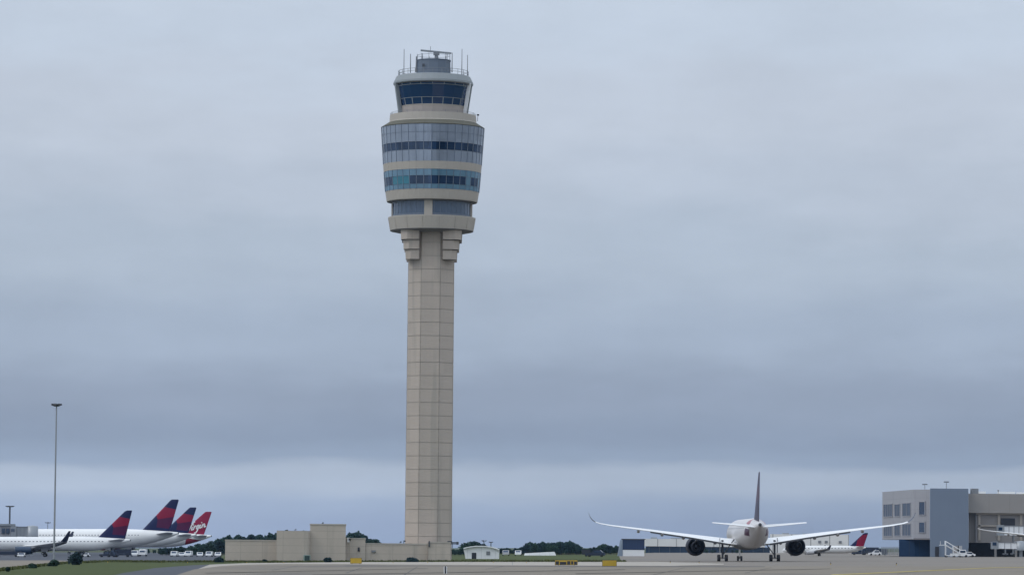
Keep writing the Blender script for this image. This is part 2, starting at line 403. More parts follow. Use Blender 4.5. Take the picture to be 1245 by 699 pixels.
# recessed drum
b = MB(); b.lathe([(px(47.4), th(267)), (px(47.4), th(246.5))], 40, 0, rot0=R(4.5), smooth=False)
b.lathe([(px(47.9), th(265)), (px(47.9), th(262.6))], 40, 1, smooth=False); b.lathe([(px(47.9), th(249.0)), (px(47.9), th(246.8))], 40, 1, smooth=False)
for k in range(40):
    a = R(9 * k + 4.5); q = Vector((math.cos(a), math.sin(a), 0)) * px(47.5)
    b.bar(q + Vector((0, 0, th(266))), q + Vector((0, 0, th(247))), .09, .09, 2)
b.build('recessed_drum', [M['recessglass'], M['bluegrey'], M['mullion_dark']], tw)
for k in range(4):
    a = R(270 - 4 + 90 * k); q = Vector((math.cos(a), math.sin(a), 0)) * px(47.2)
    b = MB(); b.box((q.x, q.y, (th(266) + th(246.5)) / 2), (.7, 1.75, th(246.5) - th(266)), 0, Matrix.Rotation(a, 3, 'Z')); b.build('pilaster', M['beige'], tw)
# lower band of the head with its soffit
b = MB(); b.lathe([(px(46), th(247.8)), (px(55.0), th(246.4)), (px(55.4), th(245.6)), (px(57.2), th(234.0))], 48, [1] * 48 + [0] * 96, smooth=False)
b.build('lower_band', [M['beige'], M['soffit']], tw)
# curtain walls
def glazed(name, rows, n=40, extra=0.0):
    """rows: (py top, py bottom, r top, r bottom, chooser)"""
    b = MB()
    for (yt, yb, rt, rb, ch) in rows:
        for k in range(n):
            a0, a1 = R(360 / n * k), R(360 / n * (k + 1)); u = math.cos((a0 + a1) / 2); front = math.sin((a0 + a1) / 2) < 0
            zt, zb = th(yt), th(yb)
            vs = [(rb * math.cos(a0), rb * math.sin(a0), zb), (rb * math.cos(a1), rb * math.sin(a1), zb), (rt * math.cos(a1), rt * math.sin(a1), zt), (rt * math.cos(a0), rt * math.sin(a0), zt)]
            b.add(vs, [(0, 1, 2, 3)], ch(u, k))
            q0 = Vector((rb * math.cos(a0), rb * math.sin(a0), zb)); q1 = Vector((rt * math.cos(a0), rt * math.sin(a0), zt))
            b.bar(q0, q1, .08, .12, 3 if ch(u, k) in (1, 2) else 4)
            rm = (rt + rb) / 2
        for (zz, rr) in ((th(yt), rt), (th(yb), rb)):
            for k in range(n):
                a0, a1 = R(360 / n * k), R(360 / n * (k + 1))
                b.bar((rr * math.cos(a0), rr * math.sin(a0), zz), (rr * math.cos(a1), rr * math.sin(a1), zz), .06, .06, 4)
    return b.build(name, [M['spandrel'], M['vision'], M['teal'], M['mullion'], M['mullion_dark'], M['tealspandrel']], tw)
def lowch(u, k):
    if u < -.82: return 1
    if u < -.50: return 2
    if u < .66: return 1
    if u < .78: return 5
    if u < .90: return 2 if k % 2 else 1
    return 1 if k % 2 else 5
glazed('lower_curtain_wall', [(210.6, 218.6, px(59.2), px(58.6), lambda u, k: 5), (218.6, 228.4, px(58.6), px(57.8), lowch), (228.4, 234.2, px(57.8), px(57.2), lambda u, k: 5)])
b = MB(); b.lathe([(px(59.4), th(210.8)), (px(60.3), th(201.2))], 40, 0, smooth=False); b.lathe([(px(58), th(211.2)), (px(59.5), th(210.7))], 40, 0, smooth=False); b.build('middle_band', [M['beige']], tw)
glazed('upper_curtain_wall', [(157.0, 166.5, px(62.9), px(62.3), lambda u, k: 0), (166.5, 178.3, px(62.3), px(61.6), lambda u, k: 0), (178.3, 187.6, px(61.6), px(60.9), lambda u, k: 1), (187.6, 201.4, px(60.9), px(60.1), lambda u, k: 0)])
# the ledge below the cab
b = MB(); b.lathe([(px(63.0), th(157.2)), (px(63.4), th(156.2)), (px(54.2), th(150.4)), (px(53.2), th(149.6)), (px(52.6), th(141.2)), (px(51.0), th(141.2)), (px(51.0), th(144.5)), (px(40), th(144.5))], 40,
           [1] * 80 + [0] * 40 * 5, smooth=False); b.build('cab_ledge', [M['beige'], mat('lichen stained sloped ledge', (.105, .10, .075), .9, .15, .4)], tw)  # slope coloured a darker olive brown than the beige ledge
b = MB()
for k in range(20):
    a = R(18 * k); q = Vector((math.cos(a), math.sin(a), 0)) * px(51.8)
    b.tube([q + Vector((0, 0, th(141.4))), q + Vector((0, 0, th(138.6)))], .04, 6)
    a2 = R(18 * k + 18); q2 = Vector((math.cos(a2), math.sin(a2), 0)) * px(51.8)
    b.bar(q + Vector((0, 0, th(138.6))), q2 + Vector((0, 0, th(138.6))), .05); b.bar(q + Vector((0, 0, th(140))), q2 + Vector((0, 0, th(140))), .04)
b.build('ledge_railing', M['midmetal'], tw)
# cab
NC = 20
b = MB(); b.lathe([(px(40.6), th(145)), (px(40.9), th(132.0))], NC, 0, smooth=False); b.lathe([(px(40.9), th(132.0)), (px(41.4), th(131.0)), (px(40.6), th(130.6))], NC, 1, smooth=False)
b.build('cab_wall', [M['pinkbeige'], M['beige']], tw)
b = MB(); b.lathe([(px(40.3), th(131.2)), (px(46.3), th(105))], NC, 0, smooth=False); b.build('cab_glass', M['cabglass'], tw)
b = MB(); bh = MB()
for k in range(NC):
    a = R(360 / NC * k); q = Vector((math.cos(a), math.sin(a), 0)); a2 = R(360 / NC * (k + 1)); q2 = Vector((math.cos(a2), math.sin(a2), 0))
    rr = lambda y: px(40.45 + (131.2 - y) / 26.2 * 6.0)
    for y, w in ((122.6, .16), (107.2, .16)):
        (b if y > 110 else bh).bar(q * rr(y) + Vector((0, 0, th(y))), q2 * rr(y) + Vector((0, 0, th(y))), w, .08)
    b.bar(q * rr(131) + Vector((0, 0, th(131))), q * rr(122.6) + Vector((0, 0, th(122.6))), .16, .1)
    bh.bar(q * rr(107.2) + Vector((0, 0, th(107.2))), q * rr(104.5) + Vector((0, 0, th(104.5))), .12, .08)
b.build('cab_mullion', M['greypaint'], tw); bh.build('head_mullion', M['greypaint'], tw)
for k, (a, w) in enumerate(((200, .75), (338.5, .35), (345, .5), (160, .75), (20, .7))):
    a = R(a); q = Vector((math.cos(a), math.sin(a), 0)); b = MB()
    b.bar(q * px(41.6) + Vector((0, 0, th(142))), q * px(47.6) + Vector((0, 0, th(103))), w, .75, 0)
    b.build('cab_column', M['greypaint' if k != 1 else 'whitepaint'], tw)
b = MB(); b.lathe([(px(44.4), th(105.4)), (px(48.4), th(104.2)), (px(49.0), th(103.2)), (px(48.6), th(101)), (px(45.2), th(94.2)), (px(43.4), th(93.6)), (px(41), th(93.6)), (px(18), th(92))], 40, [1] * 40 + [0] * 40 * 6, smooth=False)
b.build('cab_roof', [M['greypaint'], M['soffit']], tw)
b = MB()
for k in range(24):
    a = R(15 * k); q = Vector((math.cos(a), math.sin(a), 0)) * px(42.8); a2 = R(15 * k + 15); q2 = Vector((math.cos(a2), math.sin(a2), 0)) * px(42.8)
    b.bar(q + Vector((0, 0, th(94))), q + Vector((0, 0, th(87.4))), .09)
    for y in (87.4, 90.4): b.bar(q + Vector((0, 0, th(y))), q2 + Vector((0, 0, th(y))), .07)
b.build('roof_railing', M['midmetal'], tw)
b = MB(); b.lathe([(px(21.6), th(93)), (px(21.3), th(75)), (px(21.9), th(74.6)), (px(21.9), th(73.8)), (px(1), th(73.6))], 12, 0, smooth=False, rot0=R(15))
b.box((-2.1, -3.55, th(82)), (.5, .3, .6), 1); b.build('penthouse', [M['bluegrey'], M['darkmetal']], tw)
b = MB()
for k in range(12):
    a = R(30 * k + 15); q = Vector((math.cos(a), math.sin(a), 0)) * px(20.6); a2 = R(30 * k + 45); q2 = Vector((math.cos(a2), math.sin(a2), 0)) * px(20.6)
    b.bar(q + Vector((0, 0, th(74))), q + Vector((0, 0, th(66.6))), .08); b.bar(q + Vector((0, 0, th(68))), q2 + Vector((0, 0, th(68))), .06)
b.build('penthouse_railing', M['midmetal'], tw)
b = MB(); b.tube([(0.6, 0, th(74)), (.6, 0, th(64))], [.45, .32], 10); b.box((.6, 0, th(65.4)), (1.3, .9, .7)); ped = b.build('radar_pedestal', M['midmetal'], tw)
b = MB(); b.box((0, 0, 0), (6.7, .5, .34)); o = b.build('radar_antenna', M['galv'], ped); o.location = (.5, -.1, th(63.4)); o.rotation_euler = (0, R(4), R(8))
b = MB(); b.tube([(-.7, .4, th(64)), (-.7, .4, th(56.5))], .05, 6); b.build('antenna', M['midmetal'], tw)
for (xx, yb, yt, r) in ((-36.3, 92, 59.6, .075), (-28.0, 90, 67, .09), (34.6, 92, 59, .075), (41.5, 92, 66.2, .075), (-20.6, 89, 70, .2), (22.8, 89, 65, .09), (16.5, 74, 66.5, .08), (-13.5, 74, 66, .08)):
    b = MB(); y_ = -1.2 if abs(xx) < 30 else .8
    b.tube([(px(xx), y_, th(yb)), (px(xx), y_, th((yb + yt) / 2)), (px(xx), y_, th(yt))], [r * 1.3, r, r * .8], 6)
    b.build('antenna', M['midmetal'], tw)
b = MB(); b.tube([(px(54.5), 0, th(147)), (px(55), 0, th(139.5))], .06, 6); b.box((px(55), 0, th(139.5)), (.5, .3, .3)); b.build('camera_bracket', M['darkmetal'], tw)

# ------------------------------------------------------------------ base building of the tower
bb = thing('tower_base_building', 'low windowless beige concrete building of stepped blocks at the tower foot', 'building', GP(400, 846))
inv = bb.matrix_world.inverted()
def FP(pxx, Y, ref=0.0):                         # field point in the local frame of the building
    v = inv @ GP(pxx, Y, ref); return (v.x, v.y)
def blk(x0, x1, Y0, Y1, z0, ytop, name, m, extra=()):
    b = MB(); z1 = h_at(ytop, Y0)
    b.prism([FP(x0, Y0), FP(x1, Y0), FP(x1 - (x1 - 622.5) * (1 - Y0 / Y1) * 0, Y1), FP(x0, Y1)], z0, z1)
    zz = z1
    b.prism([(p[0] + dx, p[1] + dy) for p, dx, dy in ((FP(x0, Y0), -.08, -.08), (FP(x1, Y0), .08, -.08), (FP(x1, Y1), .08, .08), (FP(x0, Y1), -.08, .08))], zz - .22, zz + .06, 1)
    return b.build(name, [m, M['beige']], bb)
blk(273.5, 336, 838, 862, -1, 657.0, 'wall', M['panel'])
b = MB(); x0, _y = FP(336, 834); x1, _y = FP(369, 834); zt = h_at(645.2, 834)
arc = [(x1 + 1.2 * math.sin(t), _y + 1.2 - 1.2 * math.cos(t)) for t in [R(a) for a in (0, 22, 45, 67, 90)]]
b.prism([(x0, _y)] + arc + [(x1 + 1.2, _y + 22), (x0, _y + 22)], -1, zt); b.build('rounded_wall', M['panel'], bb)
blk(376.5, 420, 836, 860, -1, 636.8, 'tall_wall', M['panel'])
blk(371.5, 380, 840, 860, -1, 645.6, 'wall', M['panel'])
blk(420.2, 444, 838.4, 866, -1, 653.6, 'wall', M['panel'])
blk(444.2, 520, 838.8, 866, -1, 659.6, 'wall', M['panel'])
blk(520.4, 547.6, 836.5, 843, -1, 657.4, 'porch_wall', M['panel'])
def slab(x0, x1, yt, yb, Y, name, m, th_=.25):
    b = MB(); za, zb = h_at(yb, Y), h_at(yt, Y); p = FP(x0, Y); q = FP(x1, Y)
    b.box(((p[0] + q[0]) / 2, p[1], (za + zb) / 2), (abs(q[0] - p[0]), th_, zb - za)); return b.build(name, m, bb)
M['greendoor'] = mat('dark green door', (.02, .045, .04), .5, .1, 1)
M['greenfr'] = mat('pale green frame', (.26, .33, .29), .6, .1, 1)
d = slab(369, 377.5, 674.4, 681.5, 833.6, 'door', M['greenfr'], .5); slab(370.4, 376.4, 675.3, 681.5, 833.55, 'door_leaf', M['greendoor'], .6).parent = d
slab(434.8, 437.2, 664.6, 669.4, 838.3, 'vent', M['nearblack']); slab(451.5, 456.5, 668, 670.4, 838.6, 'lamp', M['midmetal'])
slab(520.9, 522.4, 656, 663, 836.3, 'downpipe', M['darkmetal'])
for (x, yt, yb) in ((422, 653.0, 658.5), (423.4, 654, 656.5)): slab(x, x + 2.6, yt, yb, 838, 'flood_lamp', M['nearblack' if x > 423 else 'whitepaint'])
def rooftop(x, ybase, ytop, Y, wide=.5):
    b = MB(); p = FP(x, Y); za, zb = h_at(ybase, Y), h_at(ytop, Y)
    b.tube([(p[0], p[1], za), (p[0], p[1], zb)], .06, 6); b.box((p[0] + .2, p[1], zb), (wide, .3, .28)); return b.build('roof_camera', M['darkmetal'], bb)
rooftop(545.5, 659, 656.6, 837.5, 1.0); rooftop(550, 664, 658, 838, 1.6); rooftop(490.5, 660, 656.5, 839.5); rooftop(486, 660, 657.6, 839.5, .3); rooftop(391, 637.3, 635.4, 840, .3); rooftop(358, 645.5, 643.8, 840, .2)
b = MB(); p = FP(544, 837.5); q = FP(556, 837.5); zb = h_at(659.6, 837.5)
b.tube([(p[0], p[1] - .2, zb), (q[0], q[1] - .2, zb)], .07, 6); b.box((q[0], q[1], zb + .2), (.5, .4, .6)); b.build('bracket_arm', M['darkmetal'], bb)

# ------------------------------------------------------------------ airliners
NAVY = (.008, .013, .066); RED = (.24, .006, .036); DRED = (.075, .006, .045); WHITE = (.78, .775, .76)
def airfoil(n=9):
    up, lo = [], []
    for i in range(n):
        t = (1 - math.cos(math.pi * i / (n - 1))) / 2
        y = .6 * (.2969 * math.sqrt(t) - .126 * t - .3516 * t * t + .2843 * t ** 3 - .1036 * t ** 4) / .6 * 5
        up.append((t, y)); lo.append((t, -y))
    return up[:-1] + lo[:0:-1]
AF = airfoil()
def wing_mb(secs, sgn, mi=0):
    """secs: (x, y leading edge, chord, z, thickness ratio); flies towards +Y"""
    b = MB(); rings = []
    for (x, yl, c, z, tc) in secs:
        rings.append([(sgn * x, yl - t * c, z + y * tc * c + (.55 - t) * c * .055) for t, y in AF])
    if sgn < 0: rings = [r[::-1] for r in rings]
    b.loft([[Vector(p) for p in r] for r in rings], mi, True, True)
    return b
def airliner(name, label, loc, rz, sp, tilt=True, cat='airliner'):
    t = thing(name, label, cat, loc, rz, tilt)
    L, D, ax = sp['L'], sp['D'], sp['axis']; Rr = D / 2; nose, tail = sp['nose'], sp['nose'] - L
    # body
    rings = []; nl, tl = 1.45 * D, sp.get('taillen', 3.2) * D
    secs = []
    for s_ in (0.0, .02, .06, .13, .24, .4, .6, .8, 1.0):
        r = Rr * max(.03, (1 - (1 - s_) ** 2.1) ** .58); secs.append((nose - nl * s_, r, -(1 - s_) ** 2 * .28 * Rr))
    secs.append(((nose + tail) / 2, Rr, 0))
    for s_ in (0, .12, .25, .4, .55, .7, .82, .92, 1.0):
        r = Rr * (.11 + .89 * (1 - s_ ** 1.75)); secs.append((tail + tl * (1 - s_), r, (Rr - r) * .62))
    b = MB(); n = 32
    for (y, r, dz) in secs: rings.append([(r * math.cos(2 * math.pi * k / n), y, ax + dz + r * 1.02 * math.sin(2 * math.pi * k / n)) for k in range(n)])
    rings = [r[::-1] for r in rings]
    b.loft([[Vector(p) for p in r] for r in rings][::1], 0, True, True)
    polys = sp.get('bodypaint', [])
    body = b.build('fuselage', livery(name + ' body paint', sp.get('white', WHITE), polys, windows=(ax + .18 * D, .13, 1.05, tail + tl * .62, nose - nl * 1.1)), t)
    # belly fairing
    b = MB(); w = sp['wing']; yl, c = w[0][1], w[0][2]
    rr = []
    for s_ in (-.12, .0, .25, .5, .75, 1.0, 1.15):
        k = {-.12: .35, .0: .8, .25: 1, .5: 1, .75: 1, 1.0: .8, 1.15: .35}[s_]
        rr.append([Vector((k * Rr * 1.06 * math.cos(2 * math.pi * j / 20), yl - c * s_, ax - Rr * .62 + k * Rr * .52 * math.sin(2 * math.pi * j / 20))) for j in range(20)][::-1])
    b.loft(rr, 0, True, True); b.build('belly_fairing', M['airgrey'], t)
    # apu outlet, cockpit glass
    b = MB(); b.lathe([(Rr * .115, tail + .02), (Rr * .11, tail - .25), (.02, tail - .2)], 14, 0, axis='Y', c=(0, 0, ax + (Rr - Rr * .11) * .62)); b.build('exhaust_outlet', M['darkmetal'], t)
    b = MB()
    for sg in (-1, 1):
        for j in range(3):
            a0 = R(20 + 22 * j); a1 = a0 + R(19)
            rr_ = lambda y_: Rr * max(.03, (1 - (1 - (nose - y_) / nl) ** 2.1) ** .58) + .03
            ya, yb_ = nose - nl * .22, nose - nl * .30
            za, zb_ = ax - (1 - .22) ** 2 * .28 * Rr, ax - (1 - .30) ** 2 * .28 * Rr
            pts = []
            for (y_, z_, a_) in ((ya, za, math.pi / 2 - sg * a0), (ya, za, math.pi / 2 - sg * a1), (yb_, zb_, math.pi / 2 - sg * a1), (yb_, zb_, math.pi / 2 - sg * a0)):
                pts.append((rr_(y_) * math.cos(a_), y_, z_ + rr_(y_) * 1.02 * math.sin(a_)))
            b = MB(); b.add(pts, [(0, 1, 2, 3)]); b.build('cockpit_window', M['winnavy'], t)
    # wings
    for sg in (-1, 1):
        wo_ = wing_mb(w, sg).build('wing', M['airwhite'], t)
        b = MB()                                  # dark strip added under the trailing edge as the wing's underside shade
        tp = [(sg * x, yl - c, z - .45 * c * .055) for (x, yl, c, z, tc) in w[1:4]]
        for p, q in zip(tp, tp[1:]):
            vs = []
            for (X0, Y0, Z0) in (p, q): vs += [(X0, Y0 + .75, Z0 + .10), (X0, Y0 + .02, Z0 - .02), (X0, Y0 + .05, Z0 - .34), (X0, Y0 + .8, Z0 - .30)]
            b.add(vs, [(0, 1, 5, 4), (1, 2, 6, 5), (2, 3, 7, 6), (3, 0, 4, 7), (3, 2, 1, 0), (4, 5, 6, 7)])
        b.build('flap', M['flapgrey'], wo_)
        if sp.get('winglet'):
            wing_mb(sp['winglet'], sg).build('winglet', sp['wingletmat'], wo_)
        for (fx, fy, fl, fz) in sp.get('fairings', []):
            b = MB(); b.tube([(sg * fx, fy + fl * .5, fz), (sg * fx, fy + fl * .2, fz - .15), (sg * fx, fy - fl * .2, fz - .18), (sg * fx, fy - fl * .5, fz + .1)], [.08, .34, .3, .06], 8)
            b.build('flap_fairing', M['airgrey'], wo_)
        wing_mb(sp['stab'], sg).build('tailplane', M['airwhite'], t)
        # engines
        for (ex, ey, ez, er, el) in sp['engines']:
            b = MB()
            prof = [(er * .80, ey + el * .38), (er * .80, ey + el * .47), (er * .88, ey + el * .5), (er * .97, ey + el * .44), (er, ey + el * .2), (er * .97, ey - el * .2), (er * .86, ey - el * .47), (er * .83, ey - el * .5), (er * .80, ey - el * .48), (er * .78, ey - el * .2)]
            b.lathe(prof, 28, 0, axis='Y', c=(sg * ex, 0, ez)); en = b.build('engine', sp['enginemat'], t)
            b = MB(); b.lathe([(er * .80, ey + el * .30), (er * .3, ey + el * .30), (.02, ey + el * .44)], 24, 0, axis='Y', c=(sg * ex, 0, ez)); b.build('fan', M['darkmetal'], en)
            b = MB(); b.lathe([(er * .79, ey - el * .1), (er * .56, ey - el * .1), (er * .55, ey - el * .45), (er * .42, ey - el * .72), (er * .40, ey - el * .6), (er * .22, ey - el * .62), (.02, ey - el * .86)], 24, 0, axis='Y', c=(sg * ex, 0, ez)); b.build('exhaust_cone', M['nearblack'], en)
            b = MB(); zt = sp['pylontop']
            pl = [(ey + el * .30, ez + er * .85), (ey - el * .55, ez + er * .5), (ey - el * .95, zt + .1), (ey - el * .2, zt + .25)]
            vs = [(sg * ex - .2, y, z) for y, z in pl] + [(sg * ex + .2, y, z) for y, z in pl]
            b.add(vs, [(0, 1, 2, 3), (7, 6, 5, 4), (0, 4, 5, 1), (1, 5, 6, 2), (2, 6, 7, 3), (3, 7, 4, 0)]); b.build('pylon', M['airgrey'] if sp.get('dullpylon', True) else M['airwhite'], en)
    # fin
    fs = sp['fin']; b = MB(); rings = []     # (z, y leading, chord, thickness ratio)
    for (z, yl, c, tc) in fs: rings.append([Vector((y * tc * c, yl - tt * c, z)) for tt, y in AF][::-1])
    b.loft(rings, 0, True, True)
    def uv(u, v):
        z0, z1 = fs[1][0], fs[-1][0]; z = z0 + (z1 - z0) * v
        yl = fs[1][1] + (fs[-1][1] - fs[1][1]) * v; c = fs[1][2] + (fs[-1][2] - fs[1][2]) * v
        return (yl - c * u, z)
    fb, fp = sp['finpaint']
    fin = b.build('tail_fin', livery(name + ' fin paint', fb, [(c, [uv(*q) for q in poly]) for c, poly in fp]), t)
    if sp.get('script'): sp['script'](fin, uv, fs)
    # gear
    def wheel(x, y, r, w_, par):
        b = MB(); b.lathe([(.02, -w_ * .30), (r * .5, -w_ * .32), (r * .55, -w_ * .5), (r * .93, -w_ * .5), (r, -w_ * .3), (r, w_ * .3), (r * .93, w_ * .5), (r * .55, w_ * .5), (r * .5, w_ * .32), (.02, w_ * .30)], 18, [1] * 36 + [0] * 18 * 5 + [1] * 36, axis='X', c=(x, y, r), smooth=True)
        b.build('wheel', [M['black'], M['midmetal']], par)
    mg = sp['gear']
    for sg in (-1, 1):
        b = MB(); x = sg * mg['x']; r = mg['r']
        b.tube([(x, 0, r), (x, .15, mg['top'])], [.2, .24], 8)
        if mg['axles'] > 1: b.bar((x, -1.1, r), (x, 1.1, r), .28)
        b.bar((x, .2, r + .5), (x - sg * 2.4, .2, mg['top'] + .2), .2); b.bar((x, 0, 1.1 * r + .3), (x, 1.6, mg['top']), .12)
        g = b.build('main_gear', M['gearmetal'], t)
        b = MB(); b.box((x + sg * .55, .1, (mg['top'] + 1.7 * r) / 2 + .5), (.10, 2.0, mg['top'] - 1.9 * r)); b.build('gear_door', M['airgrey'], g)
        for ya in ([-.95, .95] if mg['axles'] > 1 else [0]):
            b = MB(); b.bar((x - mg['hw'], ya, r), (x + mg['hw'], ya, r), .16); b.build('axle', M['gearmetal'], g)
            for xo in (-mg['hw'], mg['hw']): wheel(x + xo, ya, r, mg['w'], g)
    b = MB(); ny = sp['nosegear']; r = mg['r'] * .76
    b.tube([(0, ny, r), (0, ny - .2, ax - Rr * .8)], [.14, .18], 8); b.bar((0, ny, r + .4), (0, ny - 1.8, ax - Rr * .85), .12); b.bar((-.4, ny, r), (.4, ny, r), .13); g = b.build('nose_gear', M['airwhite'], t)
    for xo in (-.36, .36): wheel(xo, ny, r, mg['w'] * .8, g)
    return t
M['airwhite'] = mat('white aircraft paint', (.74, .74, .735), .38, .04, .2)
M['airgrey'] = mat('grey aircraft paint', (.40, .40, .41), .4, .06, .3)
M['flapgrey'] = mat('dark flap underside grey', (.075, .08, .092), .5, .06, .5)  # shade below the wing, put into the strip's colour
M['gearmetal'] = mat('grey gear metal', (.06, .063, .072), .45, .1, 2)
M['enginenavy'] = mat('navy engine cowl', (.006, .007, .018), .65, .1, .4)
M['engineteal'] = mat('deep blue engine cowl', (.012, .035, .075), .3, .1, .4)
M['enginered'] = mat('red engine cowl', (.30, .01, .03), .3, .1, .4)
DELTA = (NAVY, [(RED, [(-.05, .50), (-.05, .76), (1.1, .67), (1.1, .45), (.25, .36)]), (DRED, [(.25, .36), (1.1, .45), (.93, .06), (.45, .10)])])
def spec_wide(L, D, ax, half, fin_top, nose, **kw):
    sp = dict(L=L, D=D, axis=ax, nose=nose)
    k = half / 32.4
    sp['wing'] = [(2.0 * k, 11.8 * k, 12.6 * k, ax - 1.95 * k, .12), (4.2 * k, 10.2 * k, 11.2 * k, ax - 1.75 * k, .12), (11.5 * k, 4.6 * k, 7.3 * k, ax - .62 * k, .105), (20 * k, -1.0 * k, 4.9 * k, ax + .55 * k, .095), (28.0 * k, -6.2 * k, 2.95 * k, ax + 1.55 * k, .09), (30.2 * k, -7.7 * k, 2.4 * k, ax + 1.95 * k, .085), (31.1 * k, -8.4 * k, 2.1 * k, ax + 2.25 * k, .085)]
    sp['winglet'] = [(31.1 * k, -8.4 * k, 2.1 * k, ax + 2.25 * k, .10), (31.7 * k, -9.0 * k, 1.9 * k, ax + 2.65 * k, .14), (32.15 * k, -9.7 * k, 1.7 * k, ax + 3.2 * k, .16), (32.5 * k, -10.4 * k, 1.2 * k, ax + 4.05 * k, .14)]
    sp['wingletmat'] = M['navy']
    t = nose - L
    sp['stab'] = [(.6, t + 8.6 * k, 6.4 * k, ax + .42 * D / 2, .09), (9.1 * k, t + 2.9 * k, 2.4 * k, ax + .42 * D / 2 + .75 * k, .085)]
    ft = fin_top; fb_ = ax + D * .40
    sp['fin'] = [(fb_ - .3, t + 14.6 * k, 11.4 * k, .08), (fb_ + .2, t + 13.4 * k, 10.4 * k, .08), (ft - .3, t + 2.9 * k, 3.1 * k, .08), (ft, t + 2.3 * k, 2.3 * k, .05)]
    sp['engines'] = [(10.2 * k, 9.2 * k, ax - 2.62 * k, 1.88 * k, 6.0 * k)]
    sp['pylontop'] = ax - .95 * k; sp['enginemat'] = M['enginenavy']; sp['finpaint'] = DELTA
    sp['gear'] = dict(x=5.25 * k, r=.70, hw=.75, w=.50, top=ax - 1.3 * k, axles=2); sp['nosegear'] = nose - 4.6
    sp['fairings'] = [(6.6 * k, 2.2 * k, 4.2 * k, ax - 1.72 * k), (13.2 * k, -1.6 * k, 3.6 * k, ax - .75 * k), (17.6 * k, -4.2 * k, 3.2 * k, ax - .12 * k), (22.4 * k, -6.2 * k, 2.6 * k, ax + .55 * k)]
    sp.update(kw); return sp
def droop(sp):
    sp['wing'] = [(x, y, c, z - .055 * x, t) for x, y, c, z, t in sp['wing']]; return sp
# the big twin seen from behind
AY = 797.0
sp = spec_wide(66.8, 5.8, 5.6, 32.4, 17.4, 33.0)
tailz = 5.62
sp['finpaint'] = ((.038, .024, .055), [((.075, .03, .055), [(-.05, .50), (-.05, .76), (1.1, .67), (1.1, .45), (.25, .36)])])
sp['bodypaint'] = [((.06, .01, .045), [(-27.6, 6.3), (-23.5, 6.6), (-22.5, 5.2), (-26, 5.0)]), ((.32, .09, .11), [(-26, 7.6), (-21.5, 8.6), (-21.5, 7.6), (-26.0, 7.0)])]
sp['white'] = (.60, .58, .58)
sp['engines'] = [(10.2, 9.2, 5.6 - 2.55, 1.98, 6.0)]
airliner('twin_jet', 'white twin engine wide body jet seen from behind on the taxiway', GP(910.2, AY), R(.35), sp)
# parked at the left, noses to the left
def side(name, label, tail_px, Y, sp, ry=0.0, **kw):
    """tail end at a column, heading left"""
    t = sp['nose'] - sp['L']
    x = gx(tail_px, Y) + t                      # heading -X: local y -> -x
    return airliner(name, label, G(x, Y), R(90) + ry, sp, **kw)
sp = dict(L=45.0, D=4.0, axis=3.75, nose=20.5, taillen=3.0)
sp['wing'] = [(1.2, 7.0, 8.6, 2.75, .12), (6.6, 2.9, 5.4, 3.15, .11), (18.4, -4.4, 2.0, 4.2, .09), (19.0, -4.9, 1.85, 4.42, .09)]
sp['winglet'] = [(19.0, -4.9, 1.85, 4.42, .09), (19.5, -5.4, 1.6, 4.9, .08), (19.9, -6.3, 1.15, 6.1, .08), (20.15, -7.2, .6, 7.4, .07)]
sp['wingletmat'] = M['navy']; t0 = 20.5 - 45
sp['stab'] = [(.5, t0 + 7.0, 4.6, 4.55, .09), (6.6, t0 + 3.0, 1.7, 5.1, .085)]
sp['fin'] = [(5.2, t0 + 10.8, 9.4, .09), (5.75, t0 + 9.2, 7.9, .09), (13.2, t0 + 1.6, 2.1, .08), (13.5, t0 + .9, 1.4, .05)]
sp['engines'] = [(6.0, 6.2, 1.85, 1.22, 4.6)]; sp['pylontop'] = 2.9; sp['enginemat'] = M['engineteal']; sp['finpaint'] = DELTA
sp['gear'] = dict(x=3.6, r=.55, hw=.42, w=.38, top=2.9, axles=1); sp['nosegear'] = 16.2
side('narrow_jet', 'white narrow body airliner with upturned winglet and navy and red fin, nearest on the apron', 157.5, 1150, sp, ry=R(5))
side('wide_jet', 'white wide body airliner parked behind, with the tallest navy and red fin', 217, 1350, droop(spec_wide(63.5, 6.3, 5.75, 30, 19.0, 30.5, winglet=None)), ry=R(-3))
side('wide_jet', 'white airliner whose navy and red fin stands between the tallest fin and a red one', 238.5, 1450, spec_wide(61, 5.9, 5.6, 29, 17.3, 29.5, winglet=None), ry=R(-3))
